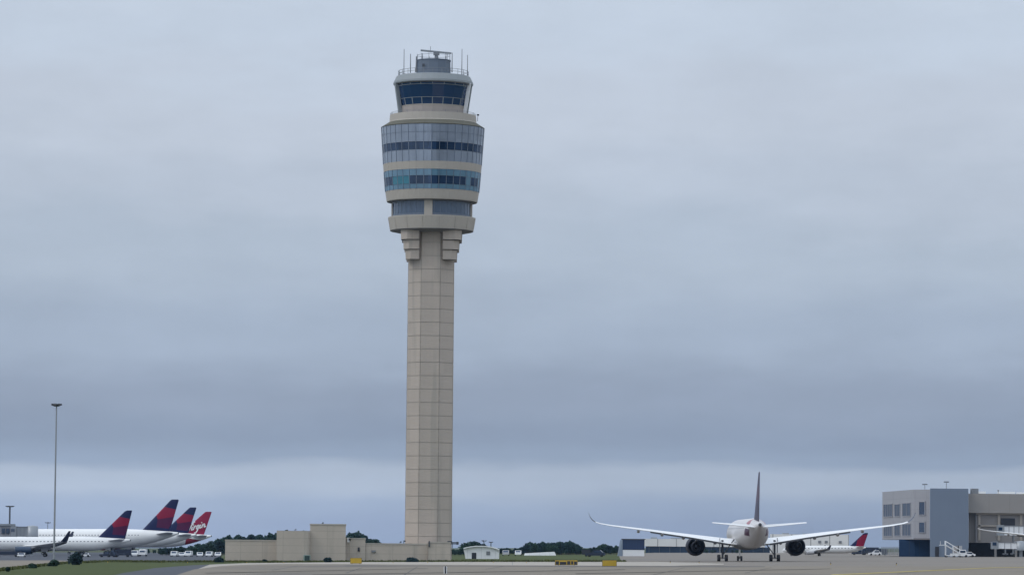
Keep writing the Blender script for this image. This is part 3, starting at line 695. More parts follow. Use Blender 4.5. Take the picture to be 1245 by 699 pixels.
# red finned one with the white script
M['script'] = mat('white lettering paint', (.82, .80, .80), .4, .05, 1)
def script(fin, uv, fs):
    """the word Virgin as a slanted brush script on both sides of the fin"""
    L_ = [  # strokes in a box about 6 wide and 2 high
        [(0, 1.5), (.15, 1.75), (.35, 1.6), (.55, .3), (.7, .1), (1.0, .9), (1.35, 1.9), (1.7, 2.05)],
        [(1.5, .9), (1.45, .3), (1.6, .1), (1.8, .3)], [(1.58, 1.25), (1.64, 1.4)],
        [(1.95, 1.0), (2.0, .1)], [(1.98, .5), (2.2, .95), (2.45, .95)],
        [(3.2, .9), (2.85, 1.0), (2.65, .55), (2.8, .12), (3.1, .35), (3.25, .95), (3.15, -.4), (2.85, -.85), (2.5, -.6)],
        [(3.55, .95), (3.5, .3), (3.65, .1), (3.85, .3)], [(3.62, 1.3), (3.68, 1.45)],
        [(4.05, .98), (4.1, .1)], [(4.08, .5), (4.3, .95), (4.6, .9), (4.65, .3), (4.8, .1), (5.1, .35)]]
    y0, z0 = uv(.14, .06); y1, z1 = uv(1.0, .30)
    ex = Vector((y1 - y0, z1 - z0)); sc = ex.length / 5.3; ex.normalize(); ey = Vector((-.35, 1)).normalized()
    b = MB()
    for sg in (-1, 1):
        for st in L_:
            pts = []
            for (u, v) in st:
                q = Vector((y0, z0)) + ex * u * sc + ey * v * sc * 1.15
                pts.append((sg * .46, q.x, q.y))
            for p, q in zip(pts, pts[1:]): b.bar(p, q, .05, .05) if False else b.bar(p, q, .14, .46)
    b.build('lettering', M['script'], fin)
sp = spec_wide(60.5, 5.7, 5.5, 29, 16.6, 29.0)
t0 = 29.0 - 60.5
sp['finpaint'] = ((.27, .008, .045), []); sp['wingletmat'] = M['enginered']; sp['enginemat'] = M['enginered']; sp['script'] = script
sp['bodypaint'] = [((.30, .01, .03), [(t0 + 2.6, 5.2), (t0 + 9.4, 6.3), (t0 + 10.2, 3.6), (t0 + 5, 3.4)])]
side('wide_jet', 'white airliner with an all red fin carrying white script lettering', 257, 1550, sp, ry=R(-3))
# regional jet far off at the right
k_ = .80
sc_ = lambda rows: [tuple(v * k_ if i < 4 else v for i, v in enumerate(q)) for q in rows]
t0 = 14.5 - 33
sp = dict(L=33 * k_, D=2.95 * k_, axis=2.55 * k_, nose=14.5 * k_, taillen=3.0)
sp['wing'] = sc_([(1.0, 4.6, 5.4, 1.9, .12), (4.2, 2.2, 3.6, 2.1, .11), (8.0, .3, 2.5, 2.5, .10), (12.6, -2.0, 1.3, 2.9, .09)])
sp['winglet'] = sc_([(12.6, -2.0, 1.3, 2.9, .09), (12.9, -2.5, 1.0, 3.4, .08), (13.2, -3.2, .5, 4.3, .08)]); sp['wingletmat'] = M['navy']
sp['stab'] = sc_([(.4, t0 + 4.6, 3.2, 3.3, .09), (4.8, t0 + 2.0, 1.2, 3.8, .085)])
sp['fin'] = [(z * k_, y * k_, c * k_, t_) for z, y, c, t_ in [(3.5, t0 + 7.6, 6.6, .09), (3.9, t0 + 6.4, 5.5, .09), (8.8, t0 + 1.1, 1.9, .08), (9.1, t0 + .5, 1.3, .05)]]
sp['engines'] = sc_([(4.2, 3.9, 1.35, .8)]); sp['engines'] = [(*sp['engines'][0], 2.5)]; sp['pylontop'] = 1.8 * k_; sp['enginemat'] = M['airgrey']; sp['finpaint'] = (NAVY, [(RED, [(.1, .45), (.0, .85), (1.1, .9), (1.1, -.3), (.55, -.3)])])
sp['gear'] = dict(x=2.6 * k_, r=.36, hw=.25, w=.25, top=1.6, axles=1); sp['nosegear'] = 11.0 * k_
side('regional_jet', 'small white jet with a navy and red fin parked beside the grey concourse', 1053, 1250, sp)
# a jet at the right hand gate: its wing comes into view
airliner('gate_jet', 'white jet at the gate whose wing reaches past the beige concourse wall', GP(1322, 1010), R(176),
         spec_wide(58, 5.6, 5.6, 28.5, 16, 30, dullpylon=True, enginemat=M['airgrey'], winglet=None))

# ------------------------------------------------------------------ concourse on the right
CY = 1150.0
cb = thing('concourse', 'grey and beige airport concourse with an overhanging glazed corner', 'building', GP(1150, CY))
inv = cb.matrix_world.inverted()
hh = lambda y, Y=CY: h_at(y, Y)
def cprism(pts, z0, z1, name, m, parent=cb):
    b = MB(); b.prism([FP(x, Y) for x, Y in pts], z0, z1); return b.build(name, m, parent)
M['cladlight'] = mat('light grey metal cladding', (.335, .33, .35), .55, .05, .2, joints=[('Z', 3.4, .07, (.25, .25, .27)), ('X', 3.0, .06, (.26, .26, .28))])
M['cladblue'] = mat('blue grey metal cladding wall', (.165, .205, .27), .5, .05, .15, joints=[('X', 2.4, .05, (.155, .19, .245))])
M['cladbeige'] = mat('beige render wall', (.30, .28, .262), .8, .06, .15, joints=[('X', 6, .08, (.22, .2, .18))])
M['cladbeige2'] = mat('darker beige panels', (.245, .23, .22), .8, .06, .15)
M['skylight'] = mat('white roof light', (.85, .86, .86), .4, .03, .5)
M['winpale'] = mat('pale grey blue window', (.055, .078, .125), .4, .08, .3, spec=.25)
M['undercroft'] = mat('dark blue ground floor glazing', (.010, .030, .072), .8, .2, .15, joints=[('X', 2.4, .12, (.02, .035, .06))], spec=.05)
YL = 1205.0
left_poly = [(1072.6, YL), (1110.5, CY), (1130.4, CY - 4), (1130.4, YL + 30), (1074, YL + 30)]
cprism(left_poly, hh(655.6), hh(595.2), 'upper_wall', M['cladlight'])
cprism([(1093, CY + 20), (1112, CY + 6), (1130.6, CY + 3), (1130.6, YL + 20), (1093, YL + 20)], -1, hh(655.7), 'ground_floor_glazing', M['undercroft'])
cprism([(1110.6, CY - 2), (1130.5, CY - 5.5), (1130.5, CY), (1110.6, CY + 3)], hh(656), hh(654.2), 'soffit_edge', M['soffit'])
cprism([(1130.6, CY - 8), (1177.2, CY - 8), (1177.2, CY + 60), (1130.6, CY + 60)], -1, hh(593.6, CY - 8), 'stair_tower', M['cladblue'])
cprism([(1177.3, CY - 4), (1420, CY - 4), (1420, CY + 60), (1177.3, CY + 60)], hh(623, CY), hh(599.6, CY), 'pier_wall', M['cladbeige'])
cprism([(1177.4, CY - 1), (1186.5, CY - 1), (1186.5, CY + 60), (1177.4, CY + 60)], hh(659), hh(623.1, CY), 'pier_wall', M['cladbeige2'])
cprism([(1186.6, CY - 2.6), (1420, CY - 2.6), (1420, CY + 58), (1186.6, CY + 58)], hh(659), hh(623.1, CY), 'recessed_wall', M['cladbeige2'])
cprism([(1217, CY - 2.9), (1234, CY - 2.9), (1234, CY - 2.4), (1217, CY - 2.4)], hh(641), hh(629), 'dark_opening', M['nearblack'])
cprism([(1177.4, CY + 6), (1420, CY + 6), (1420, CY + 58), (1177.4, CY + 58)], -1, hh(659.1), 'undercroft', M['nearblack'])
for (x0, x1, yt, yb) in ((1186.6, 1420, 622.9, 625.0), (1189, 1214, 637.4, 639.4), (1189.5, 1192, 625, 656), (1213, 1216, 625, 656), (1240, 1243, 625, 656)):
    cprism([(x0, CY - 3.1), (x1, CY - 3.1), (x1, CY - 2.5), (x0, CY - 2.5)], hh(yb), hh(yt) - .01, 'wall_frame', M['groove'])
for x in (1209, 1234, 1262): cprism([(x, CY - 2), (x + 2.6, CY - 2), (x + 2.6, CY + .6), (x, CY + .6)], -1, hh(656), 'column', M['cladbeige'])
def face_window(A, B, x0, x1, yt, yb, name, pane_m, parent=cb, mull=0):
    """a window set into the vertical face that runs from A to B (column, Y)"""
    a, b_ = Vector(FP(*A)), Vector(FP(*B)); d = (b_ - a).normalized(); nrm = Vector((d.y, -d.x))
    def hit(px):
        lo, hi = 0.0, 1.0
        for _ in range(40):
            m_ = (lo + hi) / 2; q = a + (b_ - a) * m_; wv = cb.matrix_world @ Vector((q.x, q.y, 0)); Yq = wv.y
            pxx = 622.5 + F * ((GM.inverted() @ wv).x) / (Yq * cp - CH * sn)
            if pxx < px: lo = m_
            else: hi = m_
        return a + (b_ - a) * lo, Yq
    p, Yp = hit(x0); q, Yq = hit(x1); Ym = (Yp + Yq) / 2; z0, z1 = h_at(yb, Ym), h_at(yt, Ym); w_ = (q - p).length
    rot = Matrix(((d.x, nrm.x, 0), (d.y, nrm.y, 0), (0, 0, 1)))
    c = (p + q) / 2
    b = MB()
    for (cx, cz, sx, sz) in [(0, z0, w_ + .3, .22), (0, z1, w_ + .3, .22), (-w_ / 2, (z0 + z1) / 2, .25, z1 - z0), (w_ / 2, (z0 + z1) / 2, .25, z1 - z0)] + [(-w_ / 2 + w_ * (i + 1) / (mull + 1), (z0 + z1) / 2, .3, z1 - z0) for i in range(mull)]:
        v = rot @ Vector((cx, .06, 0)); b.box((c.x + v.x, c.y + v.y, cz), (sx, .3, sz), 0, rot)
    fr = b.build('window', M['cladlight'], parent)
    b = MB(); v = rot @ Vector((0, .02, 0)); b.box((c.x + v.x, c.y + v.y, (z0 + z1) / 2), (w_ - .1, .2, z1 - z0 - .1), 0, rot); b.build('pane', pane_m, fr)
A_, B_ = (1072.6, YL), (1110.5, CY)
for (x0, x1, yt, yb, mu) in ((1074.6, 1085.2, 613, 628.5, 3), (1088, 1094.4, 613, 628, 1), (1097.6, 1107.4, 611.5, 627.5, 1), (1088, 1094.6, 638, 651.5, 1), (1097.6, 1107.6, 637, 651.5, 2), (1075, 1085, 639, 652, 3)):
    face_window(A_, B_, x0, x1, yt, yb, 'window', M['winpale'], mull=mu)
A_, B_ = (1110.5, CY), (1130.4, CY - 4)
for (yt, yb) in ((609.8, 626.0), (634.6, 647.6)): face_window(A_, B_, 1117.4, 1124.8, yt, yb, 'window', M['winnavy'])
b = MB(); p = FP(1137, CY - 8.1); q = FP(1141.6, CY - 8.1); b.box(((p[0] + q[0]) / 2, p[1], hh(676.5) / 2 + hh(664.2) / 2), (q[0] - p[0], .3, hh(664.2) - hh(676.5))); b.build('door', M['nearblack'], cb)
def croof(x0, x1, yt, yb, Y, name, m, dep=3):
    b = MB(); p, q = FP(x0, Y), FP(x1, Y); b.box(((p[0] + q[0]) / 2, p[1], (h_at(yt, Y) + h_at(yb, Y)) / 2), (q[0] - p[0], dep, h_at(yt, Y) - h_at(yb, Y))); return b.build(name, m, cb)
croof(1180.5, 1188.6, 593.4, 599.6, CY + 5, 'roof_unit', M['midmetal'], 4)
croof(1189.5, 1197, 596.8, 599.6, CY + 12, 'skylight', M['skylight'], 6); croof(1214, 1232.5, 596.8, 599.6, CY + 12, 'skylight', M['skylight'], 6); croof(1237, 1252, 597.3, 599.6, CY + 12, 'skylight', M['skylight'], 6)
for x, yt, yb in ((1124.2, 588.8, 595.6), (1150.4, 585.6, 594), (1213.5, 595.5, 600)):
    b = MB(); p = FP(x, CY + 6); z0, z1 = h_at(yb, CY + 6), h_at(yt, CY + 6)
    b.tube([(p[0], p[1], z0), (p[0], p[1], z1)], .08, 6); b.box((p[0], p[1], z1), (1.5 if yt < 590 else .4, .5, .35)); b.build('roof_lamp', M['midmetal'], cb)

# jet bridges
def jet_bridge(label, x0, x1, yt, yb, Y, x_leg, m='whitepaint'):
    t = thing('jet_bridge', label, 'jet bridge', GP((x0 + x1) / 2, Y)); inv_ = t.matrix_world.inverted()
    P_ = lambda x: (inv_ @ GP(x, Y)).x
    z0, z1 = h_at(yb, Y), h_at(yt, Y)
    b = MB(); b.box(((P_(x0) + P_(x1)) / 2, 0, (z0 + z1) / 2), (P_(x1) - P_(x0), 2.6, z1 - z0))
    n = max(3, int((P_(x1) - P_(x0)) / 1.4))
    for k in range(n + 1): b.box((P_(x0) + (P_(x1) - P_(x0)) * k / n, -1.33, (z0 + z1) / 2), (.12, .12, z1 - z0), 1)
    b.box(((P_(x0) + P_(x1)) / 2, 0, z1 + .1), (P_(x1) - P_(x0) + .3, 2.9, .2), 1)
    b.build('tunnel', [M[m], M['midmetal']], t)
    b = MB(); b.box((P_(x0) - .9, 0, (z0 + z1) / 2 + .1), (1.8, 3.4, z1 - z0 + .4)); b.box((P_(x0) - 1.1, -1.72, (z0 + z1) / 2 + .5), (1.1, .1, .9), 1); b.build('bridge_cab', [M['galv'], M['winnavy']], t)
    b = MB()
    for dy in (-1, 1): b.bar((P_(x_leg), dy, .4), (P_(x_leg), dy, z0), .3)
    b.box((P_(x_leg), 0, .9), (1.4, 2.6, .3)); g = b.build('drive_leg', M['midmetal'], t)
    for dy in (-1.2, 1.2):
        b = MB(); b.lathe([(.02, -.18), (.5, -.2), (.5, .2), (.02, .18)], 14, 0, axis='X', c=(P_(x_leg), dy, .5)); b.build('wheel', M['black'], g)
    b = MB(); b.lathe([(1.9, -.4), (1.9, z1 - z0 + .3), (.1, z1 - z0 + .6)], 20, 0, c=(P_(x1) + 1.2, 0, z0)); b.lathe([(.5, -z0 - 1), (.5, -.3)], 12, 0, c=(P_(x1) + 1.2, 0, z0)); b.build('rotunda', M['galv'], t)
    return t
jet_bridge('pale grey jet bridge high against the beige concourse wall', 1220, 1262, 639.5, 650.5, 1128, 1232)
jet_bridge('light grey jet bridge low in front of the dark ground floor', 1213, 1236, 659.5, 666.8, 1120, 1222)
jet_bridge('grey jet bridge at the left terminal pier beside the white fuselage', 20, 34, 640.5, 652, 1255, 27, 'galv')

# terminal pier at the left edge
pt = thing('terminal_pier', 'grey terminal pier at the left edge behind the nearest airliner', 'building', GP(2, 1262)); inv = pt.matrix_world.inverted()
cbm = cb
b = MB(); b.prism([FP(-80, 1262), FP(17.5, 1262), FP(17.5, 1300), FP(-80, 1300)], -1, h_at(638.5, 1262)); b.build('wall', M['cladlight'], pt)
b = MB(); b.prism([FP(-80, 1261.4), FP(18.2, 1261.4), FP(18.2, 1300.5), FP(-80, 1300.5)], h_at(638.6, 1262), h_at(636.4, 1262)); b.build('roof', M['galv'], pt)
for x in (1.5, 7, 12.5):
    b = MB(); p, q = FP(x, 1261.8), FP(x + 4, 1261.8); b.box(((p[0] + q[0]) / 2, p[1], h_at(645, 1262)), (q[0] - p[0], .3, 1.6)); b.build('window', M['winpale'], pt)

# ------------------------------------------------------------------ lamp masts
def mast(label, pxx, Y, ytop, heads, r0=.30, r1=.16, m='galv', ybase=None, spread=.95):
    t = thing('light_mast', label, 'light mast', GP(pxx, Y)); H = h_at(ytop, Y)
    b = MB(); b.tube([(0, 0, -.3), (0, 0, H * .5), (0, 0, H)], [r0, (r0 + r1) / 2, r1], 12); b.build('pole', M[m], t)
    b = MB(); b.tube([(0, 0, H - .35), (0, 0, H - .2)], [spread * .55, spread * .55], 14); b.build('head_ring', M['midmetal'], t)
    for k in range(heads):
        a = 2 * math.pi * k / heads + .3; q = Vector((math.cos(a), math.sin(a), 0)) * spread
        b = MB(); b.bar(q * .5 + Vector((0, 0, H - .28)), q + Vector((0, 0, H - .2)), .1); b.box(q + Vector((0, 0, H - .22)), (.62, .5, .26), 0, Matrix.Rotation(a, 3, 'Z') @ Matrix.Rotation(R(-20), 3, 'Y')); b.build('flood_lamp', M['darkmetal'], t)
    return t
mast('tall slim grey floodlight mast on the grass before the parked airliners', 65.4, 606, 490.5, 6, .16, .10, spread=.50)
mast('short dark floodlight post standing over the terminal pier roof', 11, 1268, 614.5, 6, .3, .25, 'darkmetal', spread=1.1)
mast('small distant lamp post above the white wide body fuselage', 57.5, 1700, 634.5, 4, .2, .12, 'midmetal')
mast('thin pole rising behind the white hangar, left of two', 588.2, 1500, 656.4, 3, .22, .14, 'darkmetal', spread=.7)
mast('thin pole rising behind the white hangar, right of two', 596.8, 1500, 658, 2, .22, .16, 'darkmetal', spread=.5)

# ------------------------------------------------------------------ small buildings and sheds beyond
M['hutwhite'] = mat('white tensioned roof', (.82, .82, .82), .6, .06, .3)
M['hutgrey'] = mat('white sheeting', (.80, .80, .80), .6, .06, .3, joints=[('X', 3.4, .07, (.55, .56, .57))])
HY = 960.0
ht = thing('hangar', 'small white hangar with a low arched roof and a dark door', 'hangar', GP(585, HY)); inv = ht.matrix_world.inverted()
pts = [(563.5, 667.4), (566, 680), (606.5, 680), (606.8, 668.8), (602.5, 666.9), (596, 665.3), (588, 664.6), (579, 664.6), (571.5, 665.5), (567, 666.4)]
P2 = [((inv @ GP(x, HY)).x, h_at(min(y, 679.0), HY)) for x, y in pts]
b = MB(); n = len(P2); vs = [(x, 0, z) for x, z in P2] + [(x, 14, z) for x, z in P2]
b.add(vs, [tuple(range(n)), tuple(range(2 * n - 1, n - 1, -1))] + [(i, n + i, n + (i + 1) % n, (i + 1) % n) for i in range(n)]); b.build('wall', M['hutgrey'], ht)
rf = MB(); top = P2[3:] + P2[:1]
for (xa, za), (xb, zb) in zip(top, top[1:]):
    rf.add([(xa, -.5, za + .05), (xb, -.5, zb + .05), (xb, 14.4, zb + .05), (xa, 14.4, za + .05), (xa, -.5, za + .3), (xb, -.5, zb + .3), (xb, 14.4, zb + .3), (xa, 14.4, za + .3)],
           [(0, 1, 2, 3), (7, 6, 5, 4), (0, 4, 5, 1), (2, 6, 7, 3), (1, 5, 6, 2), (0, 3, 7, 4)])
rf.build('roof', M['hutwhite'], ht)
b = MB(); zz = h_at(671.5, HY); p0 = (inv @ GP(573.5, HY)).x; p1 = (inv @ GP(579, HY)).x; b.prism([(p0, -.06), (p1, -.06), (p1, .1), (p0, .1)], -.2, zz); b.build('door', M['nearblack'], ht)
for x in (593.5,):
    b = MB(); q = (inv @ GP(x, HY)).x; b.box((q, -.05, h_at(672, HY)), (.9, .12, .9)); b.build('window', M['midmetal'], ht)
# blue fronted shed
HB = 1240.0
sh = thing('blue_shed', 'boxy navy fronted shed on a white base with a pale blue side', 'shed', GP(768, HB)); inv = sh.matrix_world.inverted()
M['shedblue'] = mat('navy ribbed cladding', (.010, .032, .095), .45, .12, .4, joints=[('X', .9, .09, (.006, .02, .06))])
M['shedside'] = mat('pale blue grey cladding', (.17, .21, .28), .6, .06, .4)
xa, xb_ = (inv @ GP(757, HB)).x, (inv @ GP(783.5, HB)).x
b = MB(); b.prism([(xa, 0), (xb_, 0), (xb_, 9), (xa, 9)], h_at(668, HB), h_at(655.6, HB)); b.build('upper_wall', M['shedblue'], sh)
b = MB(); b.prism([(xa + .05, .05), (xb_ - .05, .05), (xb_ - .05, 8.9), (xa + .05, 8.9)], -1, h_at(668.05, HB)); b.build('base_wall', M['white'], sh)
b = MB(); vs = [(xa - 1.5, 5, -.5), (xa - .02, -.02, -.5), (xa - .02, -.02, h_at(655.8, HB)), (xa - .6, 5, h_at(656.4, HB)), (xa - 1.5, 8.8, -.5), (xa - .02, 8.8, -.5), (xa - .02, 8.8, h_at(655.8, HB)), (xa - .6, 8.8, h_at(656.4, HB))]
b.add(vs, [(0, 1, 2, 3), (7, 6, 5, 4), (0, 3, 7, 4), (1, 5, 6, 2), (3, 2, 6, 7), (0, 4, 5, 1)]); b.build('side_wall', M['shedside'], sh)
b = MB(); b.prism([(xa - .3, -.3), (xb_ + .3, -.3), (xb_ + .3, 9.3), (xa - .3, 9.3)], h_at(655.6, HB), h_at(655.6, HB) + .25); b.build('roof', M['darkmetal'], sh)
# long pale terminal beyond the big jet
PY = 1900.0
lt = thing('far_terminal', 'long pale terminal with a dark glazed ground floor far beyond the taxiing jet', 'terminal', GP(890, PY)); inv = lt.matrix_world.inverted()
M['palewall'] = mat('pale cream terminal wall', (.74, .725, .69), .7, .10, .03, joints=[('X', 9, .5, (.4, .39, .37))])
M['farglass'] = mat('far dark blue glazing', (.02, .05, .10), .2, .25, .05, joints=[('X', 5, .4, (.07, .10, .15))])
b = MB(); b.prism([FP(783, PY), FP(930, PY), FP(930, PY + 40), FP(783, PY + 40)], h_at(664.6, PY), h_at(655.5, PY)); b.build('upper_wall', M['palewall'], lt)
b = MB(); b.prism([FP(785, PY + 2), FP(937, PY + 2), FP(937, PY + 38), FP(785, PY + 38)], -1, h_at(664.6, PY) - .02); b.build('ground_floor', M['farglass'], lt)
b = MB(); b.prism([FP(936, PY - 20), FP(1032, PY - 20), FP(1032, PY + 40), FP(936, PY + 40)], -1, h_at(648.6, PY)); b.build('end_wall', M['palewall'], lt)
for x, y in ((795, 653.6), (823, 654), (846, 653.4), (872, 654.2), (955, 646.8), (981, 647.2), (1008, 646.6)):
    b = MB(); p = FP(x, PY + 10); b.box((p[0], p[1], h_at(655 if x < 940 else 648.6, PY)), (3 + (x % 5), 4, 2 * (h_at(y, PY) - h_at(655 if x < 940 else 648.6, PY)))); b.build('roof_unit', M['galv'], lt)
for x in (996.5, 1004.5, 1021.5): 
    b = MB(); p, q = FP(x - 1.7, PY - 20.2), FP(x + 1.7, PY - 20.2); b.box(((p[0] + q[0]) / 2, p[1], h_at(657.4, PY)), (q[0] - p[0], .4, 1.1)); b.build('window', M['midmetal'], lt)

# ------------------------------------------------------------------ vehicles
M['tyre'] = M['black']
def vehicle(name, label, cat, loc, rz, L, Wd, H, paint, kind='van', group=None):
    """drives towards +Y"""
    t = thing(name, label, cat, loc, rz, True, group)
    b = MB()
    if kind == 'van': pr = [(L / 2, .35), (L / 2, H * .48), (L * .40, H * .54), (L * .27, H * .98), (L * .22, H), (-L * .48, H), (-L / 2, H * .94), (-L / 2, .35)]
    elif kind == 'car': pr = [(L / 2, .35), (L / 2, H * .50), (L * .22, H * .58), (L * .08, H * .98), (-L * .25, H), (-L * .40, H * .62), (-L / 2, H * .58), (-L / 2, .35)]
    elif kind == 'tug': pr = [(L / 2, .3), (L / 2, H * .5), (L * .08, H * .55), (L * .02, H), (-L * .30, H), (-L * .34, H * .5), (-L / 2, H * .46), (-L / 2, .3)]
    else: pr = [(L / 2, .5), (L / 2, H * .55), (L * .45, H * .9), (L * .30, H * .92), (L * .29, H * .42), (-L / 2, H * .42), (-L / 2, .5)]
    n = len(pr); ins = .08
    rings = [[Vector((x, y * (1 - abs(k) * 0), z)) for y, z in pr] for x, k in ((-Wd / 2, 0), (Wd / 2, 0))]
    vs = rings[0] + rings[1]
    b.add(vs, [tuple(range(n))[::-1] if False else tuple(range(n)), tuple(range(2 * n - 1, n - 1, -1))] + [(i, n + i, n + (i + 1) % n, (i + 1) % n) for i in range(n)])
    body = b.build('body', paint, t)
    if kind == 'truck':
        b = MB(); b.box((0, -L * .11, H * .44 + (H * .60) / 2), (Wd * 1.04, L * .76, H * .60)); b.build('cargo_box', paint, t)
    b = MB(); z0, z1 = H * .60, H * .88
    yw = {'van': (.10, .26), 'car': (-.30, .06), 'tug': (-.28, .0), 'truck': (.32, .43)}[kind]
    for sx in (-1, 1): b.box((sx * (Wd / 2 + .005), L * (yw[0] + yw[1]) / 2, (z0 + z1) / 2), (.03, L * (yw[1] - yw[0]), z1 - z0))
    b.build('side_window', M['winnavy'], t)
    (ya, za), (yb, zb) = {'van': ((L * .40, H * .54), (L * .27, H * .98)), 'car': ((L * .22, H * .58), (L * .08, H * .98)), 'tug': ((L * .08, H * .55), (L * .02, H)), 'truck': ((L / 2, H * .55), (L * .45, H * .9))}[kind]
    for k, (y0, z0, y1, z1, sg) in enumerate(((ya, za, yb, zb, 1), ({'van': (-L * .487, H * .60, -L * .48, H * .92, -1), 'car': (-L * .40, H * .62, -L * .25, H, -1)}.get(kind) or (0, 0, 0, 0, 0)))):
        if not sg: continue
        b = MB(); d = Vector((0, (z1 - z0) * sg, -(y1 - y0) * sg)).normalized() * .02; w2 = Wd * .42
        q = [Vector((x_, y0 + (y1 - y0) * f_, z0 + (z1 - z0) * f_)) + d for x_, f_ in ((-w2, .1), (w2, .1), (w2 * .95, .9), (-w2 * .95, .9))]
        b.add(q, [(0, 1, 2, 3) if sg < 0 else (3, 2, 1, 0)]); b.build('windscreen' if sg > 0 else 'rear_window', M['winnavy'], t)
    for yy in (L * .32, -L * .32):
        for sx in (-1, 1):
            b = MB(); b.lathe([(.02, -.11), (.34, -.12), (.36, 0), (.34, .12), (.02, .11)], 12, 0, axis='X', c=(sx * (Wd / 2 - .06), yy, .36)); b.build('wheel', M['tyre'], t)
    return t
M['vanwhite'] = M['white']; M['dullblue'] = mat('dull dark blue paint', (.010, .018, .042), .5, .15, .5); M['redpaint'] = mat('dull red paint', (.18, .02, .02), .5, .1, .5)
for i, (x, kind, L, H, word) in enumerate(((212, 'van', 4.8, 1.9, 'white van, first of a parked row under the red fin'), (221, 'car', 4.4, 1.5, 'white car second in the row under the red fin'), (229.5, 'van', 5.0, 2.0, 'white van third in the parked row right of the jets'),
                                           (243, 'car', 4.6, 1.55, 'white car parked between two vans'), (254.5, 'van', 4.8, 1.8, 'white van parked fifth along, before dark trees'), (265, 'car', 4.8, 1.6, 'white car ending the parked row next to the beige building'))):
    vehicle({'van': 'parked_van', 'truck': 'box_truck', 'car': 'parked_car'}[kind], word, {'van': 'van', 'truck': 'truck', 'car': 'car'}[kind], GP(x, 1180 - i * 5), R((177, 183, 176, 185, 178, 182)[i]), L * .9, 1.75, H * .85, M['white'], kind, 'white vehicles parked right of the jets')
for (x, Y, L, H, m, kind, nm, lab, cat) in ((164, 1205, 3.8, 1.8, 'white', 'van', 'service_van', 'white service van under the belly of the parked wide body', 'van'), (174, 1215, 4.6, 2.1, 'white', 'truck', 'service_truck', 'white service truck behind the nearest tail', 'truck'),
                                            (128, 1120, 3.2, 1.6, 'dullblue', 'tug', 'baggage_tug', 'dark blue baggage tug beneath the nearest tail cone', 'tug'), (137, 1122, 3.4, 1.5, 'dullblue', 'tug', 'baggage_tug', 'dark baggage tug behind the other tug by the nearest tail', 'tug'),
                                            (147, 1126, 6, 2.2, 'dullblue', 'truck', 'service_truck', 'dark blue service truck right of the baggage tugs', 'truck'), (104, 1130, 2.6, 1.3, 'white', 'tug', 'baggage_tug', 'small white tug under the nearest white fuselage', 'tug'),
                                            (26, 1120, 3.2, 1.2, 'white', 'tug', 'baggage_tug', 'low white tug under the nose half of the nearest airliner', 'tug'), (9, 1135, 8, 1.6, 'dullblue', 'truck', 'service_truck', 'low dark truck at the left end under the nearest airliner', 'truck'),
                                            (630, 1300, 4.6, 1.7, 'white', 'car', 'parked_car', 'white car on the grass edge right of the white hangar', 'car'), (615, 1290, 5.0, 1.8, 'airgrey', 'van', 'parked_van', 'grey van parked just beside the white hangar', 'van'),
                                            (1167, 1105, 5.2, 2.1, 'white', 'tug', 'tow_tractor', 'white tow tractor in front of the blue grey stair tower', 'tractor'), (1176, 1118, 4.4, 1.5, 'white', 'car', 'ramp_car', 'white ramp car where the blue grey wall meets the beige one', 'car'),
                                            (1058, 1400, 6, 2.6, 'dullblue', 'truck', 'service_truck', 'dark truck standing right behind the small jet tail', 'truck'), (1064, 1330, 4.4, 1.7, 'white', 'car', 'ramp_car', 'white car among dark vehicles left of the grey concourse', 'car'), (1070, 1360, 5, 2.2, 'dullblue', 'van', 'service_van', 'dark van between the white car and the grey fence', 'van'),
                                            (1044, 1420, 5, 2.0, 'dullblue', 'tug', 'baggage_tug', 'dark tug under the tail of the small jet', 'tug')):
    vehicle(nm, lab, cat, GP(x, Y), R(178 if x in (630, 615, 164, 174, 26) else 90), L, 2.0, H, M[m], kind)
# pick-up with trailer on the grass
vehicle('pickup_truck', 'dark blue pickup standing on the grass before the trees', 'pickup', GP(724, 1160), R(82), 5.6, 2.0, 2.0, M['dullblue'], 'car')
t = thing('equipment_trailer', 'dark box trailer left of the pickup on the grass', 'trailer', GP(712.6, 1180), R(90), True)
b = MB(); b.box((0, 0, 1.35), (2, 2.6, 1.5)); b.build('box', M['nearblack'], t); b = MB(); b.bar((0, -1.2, .7), (0, -2.6, .6), .12); b.build('drawbar', M['darkmetal'], t)
for sx in (-1, 1):
    b = MB(); b.lathe([(.02, -.1), (.36, -.1), (.36, .1), (.02, .1)], 12, 0, axis='X', c=(sx * .95, 0, .36)); b.build('wheel', M['black'], t)
# boarding stairs
t = thing('boarding_stairs', 'white framed mobile boarding stairs beside the blue grey stair tower', 'boarding stairs', GP(1156.5, 1100), 0, True)
b = MB()
for y in (-1, 1):
    b.bar((-1.6, y, .5), (-1.6, y, 4.6), .18); b.bar((2.6, y, .5), (2.6, y, 1.2), .16); b.bar((-1.6, y, 3.4), (2.8, y, .8), .22); b.bar((-1.6, y, 4.5), (2.8, y, 1.9), .12); b.bar((.5, y, .5), (.5, y, 3.2), .12); b.bar((-1.6, y, .5), (2.8, y, .5), .2)
b.build('frame', M['whitepaint'], t)
b = MB()
for k in range(10): b.box((-1.4 + k * .44, 0, 3.4 - k * .26), (.44, 1.9, .06))
b.build('tread', M['galv'], t)
b = MB(); b.box((-2.4, 0, 3.4), (1.6, 2.1, .15)); b.bar((-3.1, -1, 3.4), (-3.1, -1, 4.5), .1); b.build('platform', M['whitepaint'], t)
for sx, sy in ((-1.4, -.9), (-1.4, .9), (2.4, -.9), (2.4, .9)):
    b = MB(); b.lathe([(.02, -.1), (.36, -.1), (.36, .1), (.02, .1)], 12, 0, axis='Y', c=(sx, sy, .36)); b.build('wheel', M['black'], t)
